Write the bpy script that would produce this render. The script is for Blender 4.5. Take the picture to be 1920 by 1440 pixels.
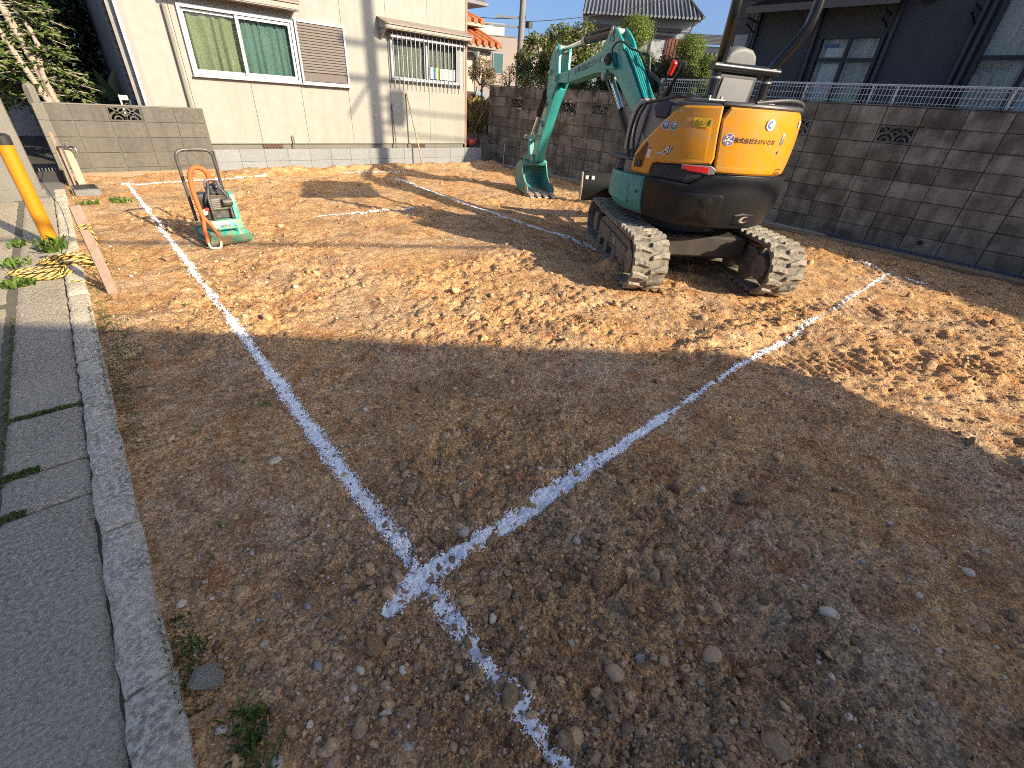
import bpy, bmesh, math, random
import numpy as np
from mathutils import Vector, Matrix

for o in list(bpy.data.objects): bpy.data.objects.remove(o)
SC = bpy.context.scene
COL = SC.collection
RNG = np.random.default_rng(7)
random.seed(7)
R = math.radians

# ------------------------------------------------------------------ camera
def cam_axes(yaw, pit, rol):
    f = Vector((math.sin(yaw)*math.cos(pit), math.cos(yaw)*math.cos(pit), math.sin(pit)))
    r0 = Vector((math.cos(yaw), -math.sin(yaw), 0)); u0 = r0.cross(f)
    r = r0*math.cos(rol) + u0*math.sin(rol); u = r.cross(f)
    return r, u, f
r_, u_, f_ = cam_axes(.75781, -.5695, .07618)
cd = bpy.data.cameras.new('camera'); cam = bpy.data.objects.new('camera', cd); COL.objects.link(cam)
cam.matrix_world = Matrix(((r_.x, u_.x, -f_.x, 0), (r_.y, u_.y, -f_.y, 0), (r_.z, u_.z, -f_.z, 1.36), (0, 0, 0, 1)))
cd.sensor_width = 36; cd.sensor_fit = 'HORIZONTAL'; cd.lens = 832.45/1920*36
cd.clip_start = .02; cd.clip_end = 2000
SC.camera = cam

# ------------------------------------------------------------------ sky, sun, exposure
SUN_EL = R(26.0); SX, SY = .30, -.954
W = bpy.data.worlds.new('World'); SC.world = W; W.use_nodes = True
nt = W.node_tree; bg = nt.nodes['Background']
sky = nt.nodes.new('ShaderNodeTexSky'); sky.sky_type = 'NISHITA'; sky.sun_disc = False
sky.sun_elevation = SUN_EL; sky.sun_rotation = math.atan2(SX, SY)
sky.altitude = 0; sky.air_density = .6; sky.dust_density = 3.0; sky.ozone_density = 4.4
nt.links.new(sky.outputs[0], bg.inputs[0]); bg.inputs[1].default_value = .103
sl = bpy.data.lights.new('sun', 'SUN'); sun = bpy.data.objects.new('sun', sl); COL.objects.link(sun)
sl.energy = 4.2; sl.angle = R(.53); sl.color = (1.0, .85, .62)
SUNV = Vector((SX*math.cos(SUN_EL), SY*math.cos(SUN_EL), math.sin(SUN_EL))).normalized()
sun.rotation_euler = (-SUNV).to_track_quat('-Z', 'Y').to_euler(); sun.location = SUNV*30
SC.view_settings.view_transform = 'Standard'; SC.view_settings.look = 'None'
SC.view_settings.gamma = 1; SC.view_settings.use_curve_mapping = False
SC.view_settings.exposure = 1.2
SC.cycles.filter_width = 1.0; SC.cycles.use_denoising = False; SC.cycles.use_adaptive_sampling = False

# ------------------------------------------------------------------ helpers
def obj(name, me, parent=None, loc=None, rotz=0):
    o = bpy.data.objects.new(name, me); COL.objects.link(o)
    if parent: o.parent = parent
    if loc is not None: o.location = loc
    if rotz: o.rotation_euler = (0, 0, rotz)
    return o
def tag(o, label=None, cat=None, group=None, kind=None):
    if label: o['label'] = label
    if cat: o['category'] = cat
    if group: o['group'] = group
    if kind: o['kind'] = kind
    return o
def thing(name, label, cat, loc=(0, 0, 0), rotz=0, group=None):
    o = obj(name, None, None, loc, rotz); o.empty_display_size = .1
    return tag(o, label, cat, group)
def mesh_np(name, V, F, mats=(), mi=None, smooth=False, auto=None):
    me = bpy.data.meshes.new(name); V = np.asarray(V, np.float32)
    if isinstance(F, np.ndarray) and F.ndim == 2:
        m, k = F.shape
        me.vertices.add(len(V)); me.vertices.foreach_set('co', V.ravel())
        me.loops.add(m*k); me.loops.foreach_set('vertex_index', F.astype(np.int32).ravel())
        me.polygons.add(m); me.polygons.foreach_set('loop_start', np.arange(0, m*k, k, dtype=np.int32))
    else:
        me.from_pydata([tuple(map(float, v)) for v in V], [], [tuple(map(int, f)) for f in F])
    for m_ in mats: me.materials.append(m_)
    n = len(me.polygons)
    if mi is not None: me.polygons.foreach_set('material_index', np.asarray(mi, np.int32))
    if smooth or auto is not None: me.polygons.foreach_set('use_smooth', np.ones(n, bool))
    me.update(calc_edges=True)
    if auto is not None: me.set_sharp_from_angle(angle=R(auto))
    return me
class MB:
    def __init__(s): s.v = []; s.f = []; s.m = []; s.cur = 0
    def add(s, V, F):
        b = len(s.v); s.v += [tuple(map(float, p)) for p in V]
        for f in F: s.f.append(tuple(b+i for i in f)); s.m.append(s.cur)
        return s
    def mat(s, i): s.cur = i; return s
    def box(s, a, b, M=None):
        x0, y0, z0 = a; x1, y1, z1 = b
        V = [(x0,y0,z0),(x1,y0,z0),(x1,y1,z0),(x0,y1,z0),(x0,y0,z1),(x1,y0,z1),(x1,y1,z1),(x0,y1,z1)]
        if M is not None: V = [M @ Vector(p) for p in V]
        return s.add(V, [(0,3,2,1),(4,5,6,7),(0,1,5,4),(1,2,6,5),(2,3,7,6),(3,0,4,7)])
    def bar(s, p0, p1, w, h=None, up=(0, 0, 1)):
        p0 = Vector(p0); p1 = Vector(p1); h = h or w; d = (p1-p0); L = d.length; d.normalize()
        up = Vector(up)
        if abs(d.dot(up)) > .97: up = Vector((1, 0, 0))
        x = d.cross(up).normalized(); y = x.cross(d)
        V = []
        for p in (p0, p1):
            for a, b in ((-1,-1),(1,-1),(1,1),(-1,1)): V.append(p + x*(a*w/2) + y*(b*h/2))
        return s.add(V, [(3,2,1,0),(4,5,6,7),(0,1,5,4),(1,2,6,5),(2,3,7,6),(3,0,4,7)])
    def tube(s, pts, r, n=8, caps=True):
        pts = [Vector(p) for p in pts]; k = len(pts)
        rs = r if isinstance(r, (list, tuple)) else [r]*k
        t0 = (pts[1]-pts[0]).normalized(); up = Vector((0, 0, 1)) if abs(t0.z) < .9 else Vector((1, 0, 0))
        x = t0.cross(up).normalized(); V = []
        for i, p in enumerate(pts):
            t = (pts[min(i+1, k-1)]-pts[max(i-1, 0)]).normalized()
            x = (x - t*x.dot(t)).normalized(); y = t.cross(x)
            for j in range(n):
                a = 2*math.pi*j/n; V.append(p + (x*math.cos(a)+y*math.sin(a))*rs[i])
        F = [(i*n+j, i*n+(j+1) % n, (i+1)*n+(j+1) % n, (i+1)*n+j) for i in range(k-1) for j in range(n)]
        if caps: F += [tuple(range(n-1, -1, -1)), tuple((k-1)*n+j for j in range(n))]
        return s.add(V, F)
    def cyl(s, p0, p1, r, n=16, r1=None): return s.tube([p0, p1], [r, r if r1 is None else r1], n)
    def prism(s, poly, f0, f1):
        n = len(poly); V = [f0(*p) for p in poly] + [f1(*p) for p in poly]
        return s.add(V, [tuple(range(n-1, -1, -1)), tuple(range(n, 2*n))] + [(i, (i+1) % n, n+(i+1) % n, n+i) for i in range(n)])
    def build(s, name, mats, parent=None, smooth=None, bevel=0, seg=1, loc=None, rotz=0):
        if not isinstance(mats, (list, tuple)): mats = [mats]
        me = s.mesh(name, mats, smooth, bevel, seg)
        return obj(name, me, parent, loc, rotz)
    def mesh(s, name, mats, smooth=None, bevel=0, seg=1):
        if not isinstance(mats, (list, tuple)): mats = [mats]
        me = bpy.data.meshes.new(name); me.from_pydata(s.v, [], s.f)
        for m_ in mats: me.materials.append(m_)
        me.polygons.foreach_set('material_index', s.m)
        bm = bmesh.new(); bm.from_mesh(me)
        bmesh.ops.recalc_face_normals(bm, faces=bm.faces)
        if bevel:
            ed = [e for e in bm.edges if len(e.link_faces) == 2 and e.calc_face_angle(0) > .5]
            bmesh.ops.bevel(bm, geom=ed, offset=bevel, segments=seg, affect='EDGES', profile=.6, clamp_overlap=True)
        bm.to_mesh(me); bm.free()
        if smooth is not None:
            me.polygons.foreach_set('use_smooth', np.ones(len(me.polygons), bool)); me.set_sharp_from_angle(angle=R(smooth))
        me.update(); return me
def ring(c, r, n=16, ax='z'):
    out = []
    for i in range(n):
        a = 2*math.pi*i/n; p = [c[0], c[1], c[2]]
        i0, i1 = {'z': (0, 1), 'x': (1, 2), 'y': (0, 2)}[ax]
        p[i0] += r*math.cos(a); p[i1] += r*math.sin(a); out.append(tuple(p))
    return out
def bezier(pts, n=8):
    """Catmull-Rom through pts"""
    P = [Vector(p) for p in pts]; P = [P[0]*2-P[1]] + P + [P[-1]*2-P[-2]]; out = []
    for i in range(1, len(P)-2):
        for k in range(n):
            t = k/n; a, b, c, d = P[i-1], P[i], P[i+1], P[i+2]
            out.append(.5*((2*b)+(c-a)*t+(2*a-5*b+4*c-d)*t*t+(3*b-a-3*c+d)*t**3))
    out.append(P[-2]); return out

# ------------------------------------------------------------------ materials
def mat(name, col, rough=.7, metal=0, var=None, var2=None, bump=None, island=0, objrand=0, spec=.5, coat=0, streak=None, emit=None):
    """var=(colour, scale, contrast): blotches; var2 the same, finer; bump=(scale, strength); island/objrand: brightness scatter; streak=(colour, amount): vertical rain streaks"""
    m = bpy.data.materials.new(name); m.use_nodes = True; t = m.node_tree; N = t.nodes; L = t.links
    b = N['Principled BSDF']; b.inputs['Roughness'].default_value = rough; b.inputs['Metallic'].default_value = metal
    b.inputs['Specular IOR Level'].default_value = spec
    if coat: b.inputs['Coat Weight'].default_value = coat; b.inputs['Coat Roughness'].default_value = .08
    tc = N.new('ShaderNodeTexCoord'); c = None
    wp = N.new('ShaderNodeNewGeometry').outputs['Position'] if objrand else tc.outputs['Object']   # repeated pieces take their pattern from where they stand
    def rgb(k):
        n = N.new('ShaderNodeRGB'); n.outputs[0].default_value = (*k, 1); return n.outputs[0]
    def mixc(f, a, b_, mode='MIX'):
        n = N.new('ShaderNodeMix'); n.data_type = 'RGBA'; n.blend_type = mode
        if isinstance(f, float): n.inputs[0].default_value = f
        else: L.new(f, n.inputs[0])
        L.new(a, n.inputs[6]); L.new(b_, n.inputs[7]); return n.outputs[2]
    def noise(sc, det=4, vec=None, lo=.35, hi=.65, rg=.55):
        n = N.new('ShaderNodeTexNoise'); n.inputs['Scale'].default_value = sc; n.inputs['Detail'].default_value = det; n.inputs['Roughness'].default_value = rg
        L.new(vec or wp, n.inputs['Vector'])
        r = N.new('ShaderNodeMapRange'); r.inputs[1].default_value = lo; r.inputs[2].default_value = hi; r.clamp = True
        L.new(n.outputs['Fac'], r.inputs[0]); return r.outputs[0]
    c = rgb(col)
    for v in (var, var2):
        if v:
            k = v[2] if len(v) > 2 else .15
            c = mixc(noise(v[1], 5, None, .5-k, .5+k), c, rgb(v[0]))
    if streak:
        mp = N.new('ShaderNodeMapping'); mp.inputs['Scale'].default_value = (9, 9, .7); L.new(wp, mp.inputs[0])
        s_ = noise(1.0, 4, mp.outputs[0], .46, .72)
        mu = N.new('ShaderNodeMath'); mu.operation = 'MULTIPLY'; mu.inputs[1].default_value = streak[1]; L.new(s_, mu.inputs[0])
        c = mixc(mu.outputs[0], c, rgb(streak[0]))
    def scatter(src, amt):
        nonlocal c
        mr = N.new('ShaderNodeMapRange'); mr.inputs[3].default_value = 1-amt; mr.inputs[4].default_value = 1+amt; L.new(src, mr.inputs[0])
        hs = N.new('ShaderNodeHueSaturation'); L.new(mr.outputs[0], hs.inputs['Value']); L.new(c, hs.inputs['Color']); c = hs.outputs[0]
    if island:
        g = N.new('ShaderNodeNewGeometry'); scatter(g.outputs['Random Per Island'], island)
    if objrand:
        g = N.new('ShaderNodeObjectInfo'); scatter(g.outputs['Random'], objrand)
    L.new(c, b.inputs['Base Color'])
    if bump:
        n = N.new('ShaderNodeTexNoise'); n.inputs['Scale'].default_value = bump[0]; n.inputs['Detail'].default_value = 6; n.inputs['Roughness'].default_value = .65
        L.new(wp, n.inputs['Vector'])
        bp = N.new('ShaderNodeBump'); bp.inputs['Strength'].default_value = bump[1]; bp.inputs['Distance'].default_value = bump[2] if len(bump) > 2 else .01
        L.new(n.outputs['Fac'], bp.inputs['Height']); L.new(bp.outputs[0], b.inputs['Normal'])
    m['c'] = 1
    return m
def leafmat(name, col, col2, trans=.25, rough=.5):
    m = bpy.data.materials.new(name); m.use_nodes = True; t = m.node_tree; N = t.nodes; L = t.links
    b = N['Principled BSDF']; b.inputs['Roughness'].default_value = rough; b.inputs['Specular IOR Level'].default_value = .35
    g = N.new('ShaderNodeNewGeometry'); cr = N.new('ShaderNodeValToRGB')
    cr.color_ramp.elements[0].color = (*col, 1); cr.color_ramp.elements[1].color = (*col2, 1)
    L.new(g.outputs['Random Per Island'], cr.inputs[0]); L.new(cr.outputs[0], b.inputs['Base Color'])
    tr = N.new('ShaderNodeBsdfTranslucent'); L.new(cr.outputs[0], tr.inputs[0])
    mx = N.new('ShaderNodeMixShader'); mx.inputs[0].default_value = trans
    L.new(b.outputs[0], mx.inputs[1]); L.new(tr.outputs[0], mx.inputs[2]); L.new(mx.outputs[0], N['Material Output'].inputs[0])
    return m
def glassmat(name, tint=(.9, .95, .95), refl=.12, ior=1.5):
    m = bpy.data.materials.new(name); m.use_nodes = True; t = m.node_tree; N = t.nodes; L = t.links
    N.remove(N['Principled BSDF'])
    tr = N.new('ShaderNodeBsdfTransparent'); tr.inputs[0].default_value = (*tint, 1)
    gl = N.new('ShaderNodeBsdfGlossy'); gl.inputs['Roughness'].default_value = .03
    fr = N.new('ShaderNodeFresnel'); fr.inputs[0].default_value = ior
    ad = N.new('ShaderNodeMath'); ad.operation = 'ADD'; ad.inputs[1].default_value = refl; L.new(fr.outputs[0], ad.inputs[0])
    mx = N.new('ShaderNodeMixShader'); L.new(ad.outputs[0], mx.inputs[0]); L.new(tr.outputs[0], mx.inputs[1]); L.new(gl.outputs[0], mx.inputs[2])
    L.new(mx.outputs[0], N['Material Output'].inputs[0]); return m

# soil: warm orange-brown earth with greyer, stonier patches and pale dusty spots
SOIL = mat('soil', (.54, .295, .118), .95, var=((.42, .205, .078), 1.3, .16), var2=((.60, .36, .16), 9, .16), bump=(70, 1.0, .012), spec=.12)
def soil_extra(m):
    t = m.node_tree; N = t.nodes; L = t.links; b = N['Principled BSDF']
    tc = [n for n in N if n.type == 'TEX_COORD'][0]; src = b.inputs['Base Color'].links[0].from_socket
    # fine grit: light and dark grains
    for sc, col, lo, hi, mx_ in ((1.1, (.45, .335, .222), .42, .66, .62), (5.5, (.36, .15, .055), .52, .66, .7), (8, (.47, .365, .26), .58, .72, .45), (2.6, (.28, .17, .09), .52, .66, .7), (260, (.68, .56, .42), .60, .70, .6), (190, (.15, .09, .05), .60, .70, .6), (38, (.24, .13, .06), .60, .72, .6)):
        n = N.new('ShaderNodeTexNoise'); n.inputs['Scale'].default_value = sc; n.inputs['Detail'].default_value = 3; L.new(tc.outputs['Object'], n.inputs['Vector'])
        r = N.new('ShaderNodeMapRange'); r.inputs[1].default_value = lo; r.inputs[2].default_value = hi; r.inputs[4].default_value = mx_; L.new(n.outputs['Fac'], r.inputs[0])
        x = N.new('ShaderNodeMix'); x.data_type = 'RGBA'; L.new(r.outputs[0], x.inputs[0]); L.new(src, x.inputs[6]); x.inputs[7].default_value = (*col, 1); src = x.outputs[2]
    # every grain and crumb has its own tone
    for sc, amt in ((150, .42), (52, .26)):
        vo = N.new('ShaderNodeTexVoronoi'); vo.inputs['Scale'].default_value = sc; L.new(tc.outputs['Object'], vo.inputs['Vector'])
        sp = N.new('ShaderNodeSeparateColor'); L.new(vo.outputs['Color'], sp.inputs[0])
        mr = N.new('ShaderNodeMapRange'); mr.inputs[3].default_value = 1-amt; mr.inputs[4].default_value = 1+amt; L.new(sp.outputs[0], mr.inputs[0])
        hs = N.new('ShaderNodeHueSaturation'); L.new(mr.outputs[0], hs.inputs['Value']); L.new(src, hs.inputs['Color']); src = hs.outputs[0]
    L.new(src, b.inputs['Base Color'])
soil_extra(SOIL)
CLOD = mat('soil_clod', (.51, .29, .125), .95, var=((.38, .24, .14), 3, .14), var2=((.60, .40, .21), 90, .12), bump=(160, 1.0, .006), island=.38, spec=.12)
CLODD = mat('damp_clod', (.25, .148, .08), .95, var=((.36, .20, .09), 3, .14), var2=((.40, .28, .18), 90, .12), bump=(160, 1.0, .006), island=.38, spec=.12)
STONEA = mat('pebble_grey', (.33, .30, .26), .85, var=((.40, .31, .21), 25, .18), bump=(150, .3, .004), island=.45)
STONEB = mat('pebble_pale', (.58, .51, .41), .8, var=((.50, .36, .22), 25, .16), bump=(150, .3, .004), island=.3)
STONEC = mat('pebble_brown', (.38, .26, .16), .85, var=((.44, .28, .14), 25, .2), bump=(150, .3, .004), island=.4)
STONED = mat('pebble_blue_grey', (.20, .21, .22), .75, var=((.34, .28, .21), 25, .14), bump=(150, .3, .004), island=.35)
CHALK = mat('chalk', (.93, .93, .92), .95, var=((.80, .78, .75), 180, .12), bump=(220, .5, .004))
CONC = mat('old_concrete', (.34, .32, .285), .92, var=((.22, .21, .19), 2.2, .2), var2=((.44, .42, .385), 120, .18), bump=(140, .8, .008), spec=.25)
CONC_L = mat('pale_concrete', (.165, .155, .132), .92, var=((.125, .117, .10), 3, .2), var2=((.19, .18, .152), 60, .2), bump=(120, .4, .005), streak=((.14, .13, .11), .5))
KERBM = mat('kerb_concrete', (.54, .46, .335), .92, var=((.29, .25, .185), 7, .12), var2=((.74, .65, .50), 60, .10), bump=(90, 1.0, .012), spec=.25)
BLK_D = mat('dark_block', (.190, .170, .142), .95, var=((.10, .088, .072), 1.0, .13), var2=((.29, .265, .225), 4.5, .12), bump=(110, .8, .007), objrand=.24, streak=((.06, .05, .04), .55), spec=.2)
BLK_M = mat('grey_block', (.118, .110, .092), .93, var=((.088, .082, .070), 2, .15), var2=((.14, .13, .108), 20, .2), bump=(130, .5, .004), objrand=.08, streak=((.08, .073, .06), .5), spec=.25)
BLK_N = mat('new_block', (.225, .235, .24), .93, var=((.195, .205, .21), 4, .18), var2=((.25, .26, .265), 40, .2), bump=(150, .4, .004), objrand=.04, spec=.25)
MORT_D = mat('dark_mortar', (.125, .112, .094), .95, var=((.08, .07, .06), 6, .2), bump=(90, .6, .006))
MORT_M = mat('grey_mortar', (.19, .176, .145), .95, bump=(90, .5, .005))
MORT_N = mat('new_mortar', (.13, .135, .14), .95)
# ------------------------------------------------------------------ noise on arrays
def hsh(ix, iy, s):
    h = (ix.astype(np.int64)*374761393 + iy.astype(np.int64)*668265263 + s*1442695041) & 0xffffffff
    h = ((h ^ (h >> 13))*1274126177) & 0xffffffff; h = ((h ^ (h >> 16))*2246822519) & 0xffffffff
    return ((h ^ (h >> 15)) & 0xffffff)/float(0x1000000)
def pn(x, y, s=0):
    ix = np.floor(x); iy = np.floor(y); fx = x-ix; fy = y-iy
    ux = fx*fx*fx*(fx*(fx*6-15)+10); uy = fy*fy*fy*(fy*(fy*6-15)+10)
    def g(a, b):
        t = hsh(ix+a, iy+b, s)*2*np.pi; return np.cos(t)*(fx-a)+np.sin(t)*(fy-b)
    a = g(0, 0); b = g(1, 0); c = g(0, 1); d = g(1, 1)
    return ((a+(b-a)*ux)*(1-uy)+(c+(d-c)*ux)*uy)*1.5
def wor(x, y, s=0):
    ix = np.floor(x); iy = np.floor(y); f1 = np.full(x.shape, 9.); f2 = np.full(x.shape, 9.)
    for a in (-1, 0, 1):
        for b in (-1, 0, 1):
            cx = ix+a; cy = iy+b
            d = np.hypot(cx+hsh(cx, cy, s)-x, cy+hsh(cx, cy, s+11)-y)
            f2 = np.where(d < f1, f1, np.minimum(f2, d)); f1 = np.minimum(f1, d)
    return f1, f2
def sst(a, b, x):
    t = np.clip((x-a)/(b-a), 0, 1); return t*t*(3-2*t)
def rough_mask(x, y):
    m = sst(-.25, .35, pn(x*.55+3.1, y*.55+1.7, 5)+.5*pn(x*1.4, y*1.4, 6))
    # freshly turned strip in the middle, lumpy heap before the machine, trampled band by the kerb
    m = np.maximum(m, .95*np.exp(-((x-2.9)/.5)**2-((y-1.12)/.28)**2))
    m = np.maximum(m, 1.0*np.exp(-((x-2.2)/1.4)**2-((y-2.25)/.6)**2))
    m = np.maximum(m, .8*np.exp(-((x-1.5)/.45)**2-((y-.25)/.5)**2))
    m = np.maximum(m, .85*np.exp(-((x-4.2)/1.4)**2-((y-.3)/.7)**2))
    m = m*(1-.75*np.exp(-((x+.05)/.25)**2))
    return np.clip(m, 0, 1)
def hgt(x, y):
    x = np.asarray(x, float); y = np.asarray(y, float)
    h = .022*pn(x*.5, y*.5, 1)+.018*pn(x*1.3, y*1.3, 2)
    m = rough_mask(x, y)
    wx = x+.03*pn(x*9, y*9, 21); wy = y+.03*pn(x*9, y*9, 22)
    h += (.009+.016*m)*(pn(wx*4.2, wy*4.2, 3)+.6*pn(wx*9, wy*9, 4))
    f1, f2 = wor(wx*9, wy*9, 30); h += (.004+.021*m)*(np.clip(f2-f1, 0, .7)-.25)
    f1, f2 = wor(wx*23+.4, wy*23, 31); h += (.0055+.013*m)*(np.clip(f2-f1, 0, .6)-.22)
    f1, f2 = wor(wx*55, wy*55+.3, 32); h += (.003+.006*m)*(np.clip(f2-f1, 0, .6)-.2)
    f1, f2 = wor(x*5.5, y*5.5+.3, 33); ck = hsh(np.floor(x*5.5), np.floor(y*5.5), 90); h -= .022*np.exp(-(f1/.13)**2)*(.4+.6*m)
    f1, f2 = wor(x*13, y*13+.6, 34); h -= .012*np.exp(-(f1/.16)**2)*(.3+.7*m)
    h += .0028*pn(x*70, y*70, 7)+.0016*pn(x*150, y*150, 8)
    # heap of loose clods in front of the tracks
    h += .05*np.exp(-((x-2.95)/.34)**2-((y-1.1)/.16)**2)*(1+.8*pn(x*8, y*8, 9))
    h += .10*np.exp(-((x-3.62)/.20)**2-((y-2.50)/.20)**2)*(1+.7*pn(x*10, y*10, 12))
    # ridge of loose earth along the far block wall
    h += .05*np.exp(-((y-9.15)/.25)**2)*sst(1.4, 2.2, x)*(1+1.2*pn(x*3, y*3, 10))+.03*sst(8.2, 9.3, y)
    h -= .035*np.exp(-((x-5.68)/.35)**2-((y-5.62)/.35)**2)+.02*np.exp(-((x-4.1)/.9)**2-((y-2.1)/.8)**2)
    # crawler prints: curved ribs
    dx = x-2.2; dy = y+2.2; rr = np.hypot(dx, dy); aa = np.arctan2(dy, dx)
    band = np.exp(-((rr-2.95)/.17)**4)*sst(.55, .7, aa)*(1-sst(1.25, 1.4, aa))
    h += band*(.013*np.sign(np.sin(aa*2.95*2*np.pi/.085))*np.abs(np.sin(aa*2.95*2*np.pi/.085))**.5-.012)
    band = np.exp(-((rr-3.9)/.17)**4)*sst(.35, .5, aa)*(1-sst(1.05, 1.2, aa))
    h += band*(.010*np.sin(aa*3.9*2*np.pi/.085)-.01)
    h *= sst(-.27, -.12, x)*.9+.1
    h -= .07*(1-sst(-.32, -.245, x)) + .05*sst(7.42, 7.6, x)
    return h

# ------------------------------------------------------------------ ground
GROUND = mat('town_ground', (.24, .22, .19), .95, var=((.17, .16, .14), .4, .2), bump=(30, .4, .01))
g = MB(); g.add([(-400, -400, -.13), (400, -400, -.13), (400, 400, -.13), (-400, 400, -.13)], [(0, 1, 2, 3)])
tag(g.build('ground', GROUND), kind='structure')
nA, nR = 900, 860
az = np.linspace(R(-82), R(118), nA); rr = np.geomspace(.16, 13.2, nR)
AA, RR = np.meshgrid(az, rr); GX = RR*np.cos(AA); GY = RR*np.sin(AA); GZ = hgt(GX, GY)
idx = np.arange(nA*nR).reshape(nR, nA)
F = np.stack([idx[:-1, :-1], idx[:-1, 1:], idx[1:, 1:], idx[1:, :-1]], -1).reshape(-1, 4)
cx = GX.ravel()[F].mean(1); cy = GY.ravel()[F].mean(1)
keep = (cx > -.31) & (cx < 7.62) & (cy < 9.62) & (cy > -4)
F = F[keep][:, ::-1]; used, inv = np.unique(F, return_inverse=True); F = inv.reshape(F.shape)
V = np.stack([GX.ravel(), GY.ravel(), GZ.ravel()], -1)[used]
tag(obj('soil', mesh_np('soil', V, F, [SOIL], smooth=True)), 'bare orange-brown earth of the cleared building plot', kind='structure')
# coarse continuation of the plot behind and around
gx, gy = np.meshgrid(np.linspace(-.3, 7.6, 120), np.linspace(-6, 9.6, 200)); gz_ = .018*pn(gx*.7, gy*.7, 1)-.065
ix = np.arange(gx.size).reshape(gx.shape); F = np.stack([ix[:-1, :-1], ix[:-1, 1:], ix[1:, 1:], ix[1:, :-1]], -1).reshape(-1, 4)
tag(obj('subsoil', mesh_np('subsoil', np.stack([gx.ravel(), gy.ravel(), gz_.ravel()], -1), F, [SOIL], smooth=True)), kind='structure')

# ------------------------------------------------------------------ loose clods and gravel
def ico(sub):
    bm = bmesh.new(); bmesh.ops.create_icosphere(bm, subdivisions=sub, radius=1)
    V = np.array([v.co[:] for v in bm.verts]); F = np.array([[v.index for v in f.verts] for f in bm.faces]); bm.free(); return V, F
I1 = ico(1); I2 = ico(2); I3 = ico(3)
def lump(base, rough, sq, rg, ang=True):
    V, F = base; V = V.copy()
    for _ in range(3 if ang else 1):       # knock facets off
        n = rg.normal(size=3); n /= np.linalg.norm(n); d = rg.uniform(.55, .85); k = V@n; V -= np.clip(k-d, 0, None)[:, None]*n*.85
    r_n = 1+rough*rg.normal(size=len(V)); V = V*r_n[:, None]*np.array([1, rg.uniform(.65, 1), rg.uniform(*sq)])
    return V, F
def scatter(name, pos, size, base, rough, sq, mats, wts, sink=.35, nvar=24, seed=1, smooth=False, ang=True):
    rg = np.random.default_rng(seed); var = [lump(base, rough, sq, rg, ang) for _ in range(nvar)]
    Vs = []; Fs = []; Ms = []; off = 0; F0 = var[0][1]
    n = len(pos); a = rg.uniform(0, 2*np.pi, n); vi = rg.integers(0, nvar, n); ti = rg.normal(0, .35, (n, 2)); mi = rg.choice(len(mats), n, p=wts)
    z = hgt(pos[:, 0], pos[:, 1])
    for i in range(n):
        V = var[vi[i]][0]*size[i]; c, s = math.cos(a[i]), math.sin(a[i])
        x = V[:, 0]*c-V[:, 1]*s; y = V[:, 0]*s+V[:, 1]*c; zz = V[:, 2]+x*ti[i, 0]+y*ti[i, 1]
        Vs.append(np.stack([x+pos[i, 0], y+pos[i, 1], zz+z[i]+size[i]*(.5-sink)], -1)); Fs.append(F0+off); off += len(V)
    M = np.repeat(mi, len(F0))
    return obj(name, mesh_np(name, np.concatenate(Vs), np.concatenate(Fs), mats, M, smooth=smooth))
def polar_pts(n, r0, r1, rg, a0=-60, a1=112):
    out = []
    while len(out) < n:
        r = r0*(r1/r0)**rg.uniform(0, 1, n*3); a = R(a0)+R(a1-a0)*rg.uniform(0, 1, n*3)
        p = np.stack([r*np.cos(a), r*np.sin(a)], -1); p = p[(p[:, 0] > -.2) & (p[:, 0] < 7.35) & (p[:, 1] < 9.2)]
        m = rough_mask(p[:, 0], p[:, 1]); p = p[rg.uniform(0, 1, len(p)) < .22+.78*m**1.3]
        out = list(out)+list(p)
    return np.array(out[:n])
rg = np.random.default_rng(3)
p = polar_pts(6200, .5, 9, rg); d = np.hypot(p[:, 0], p[:, 1]); s = np.clip(rg.lognormal(-4.9, .6, len(p))*(.75+.13*d), .004, .045)
tag(scatter('soil_clods', p, s, I2, .19, (.5, .85), [CLOD, CLODD], [.5, .5], .4, seed=4), 'loose crumbly clods of earth strewn over the plot', kind='stuff')
p = polar_pts(17000, .4, 8, rg); d = np.hypot(p[:, 0], p[:, 1]); s = np.clip(rg.lognormal(-5.5, .4, len(p))*(.8+.2*d), .0025, .018)
tag(scatter('soil_crumbs', p, s, I1, .2, (.5, .9), [CLOD, CLODD], [.5, .5], .35, seed=5), 'fine crumbs of earth between the clods', kind='stuff')
def open_pts(n, r0, r1, rg):
    r = r0*(r1/r0)**rg.uniform(0, 1, n*3); a = R(-62)+R(172)*rg.uniform(0, 1, n*3); p = np.stack([r*np.cos(a), r*np.sin(a)], -1)
    p = p[(p[:, 0] > -.21) & (p[:, 0] < 7.4) & (p[:, 1] < 9.2)]; k = pn(p[:, 0]*1.1, p[:, 1]*1.1, 77); p = p[rg.uniform(-.6, .6, len(p)) < k+.1]
    return p[:n]
p = open_pts(7000, .4, 6.0, rg); d = np.hypot(p[:, 0], p[:, 1]); s = np.clip(rg.lognormal(-5.5, .45, len(p))*(.8+.15*d), .002, .014)
tag(scatter('gravel', p, s, I1, .10, (.45, .8), [STONEA, STONEB, STONEC, STONED], [.32, .32, .28, .08], .36, seed=6, smooth=True, ang=False), 'small mixed gravel scattered in the bare earth', kind='stuff')
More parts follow.
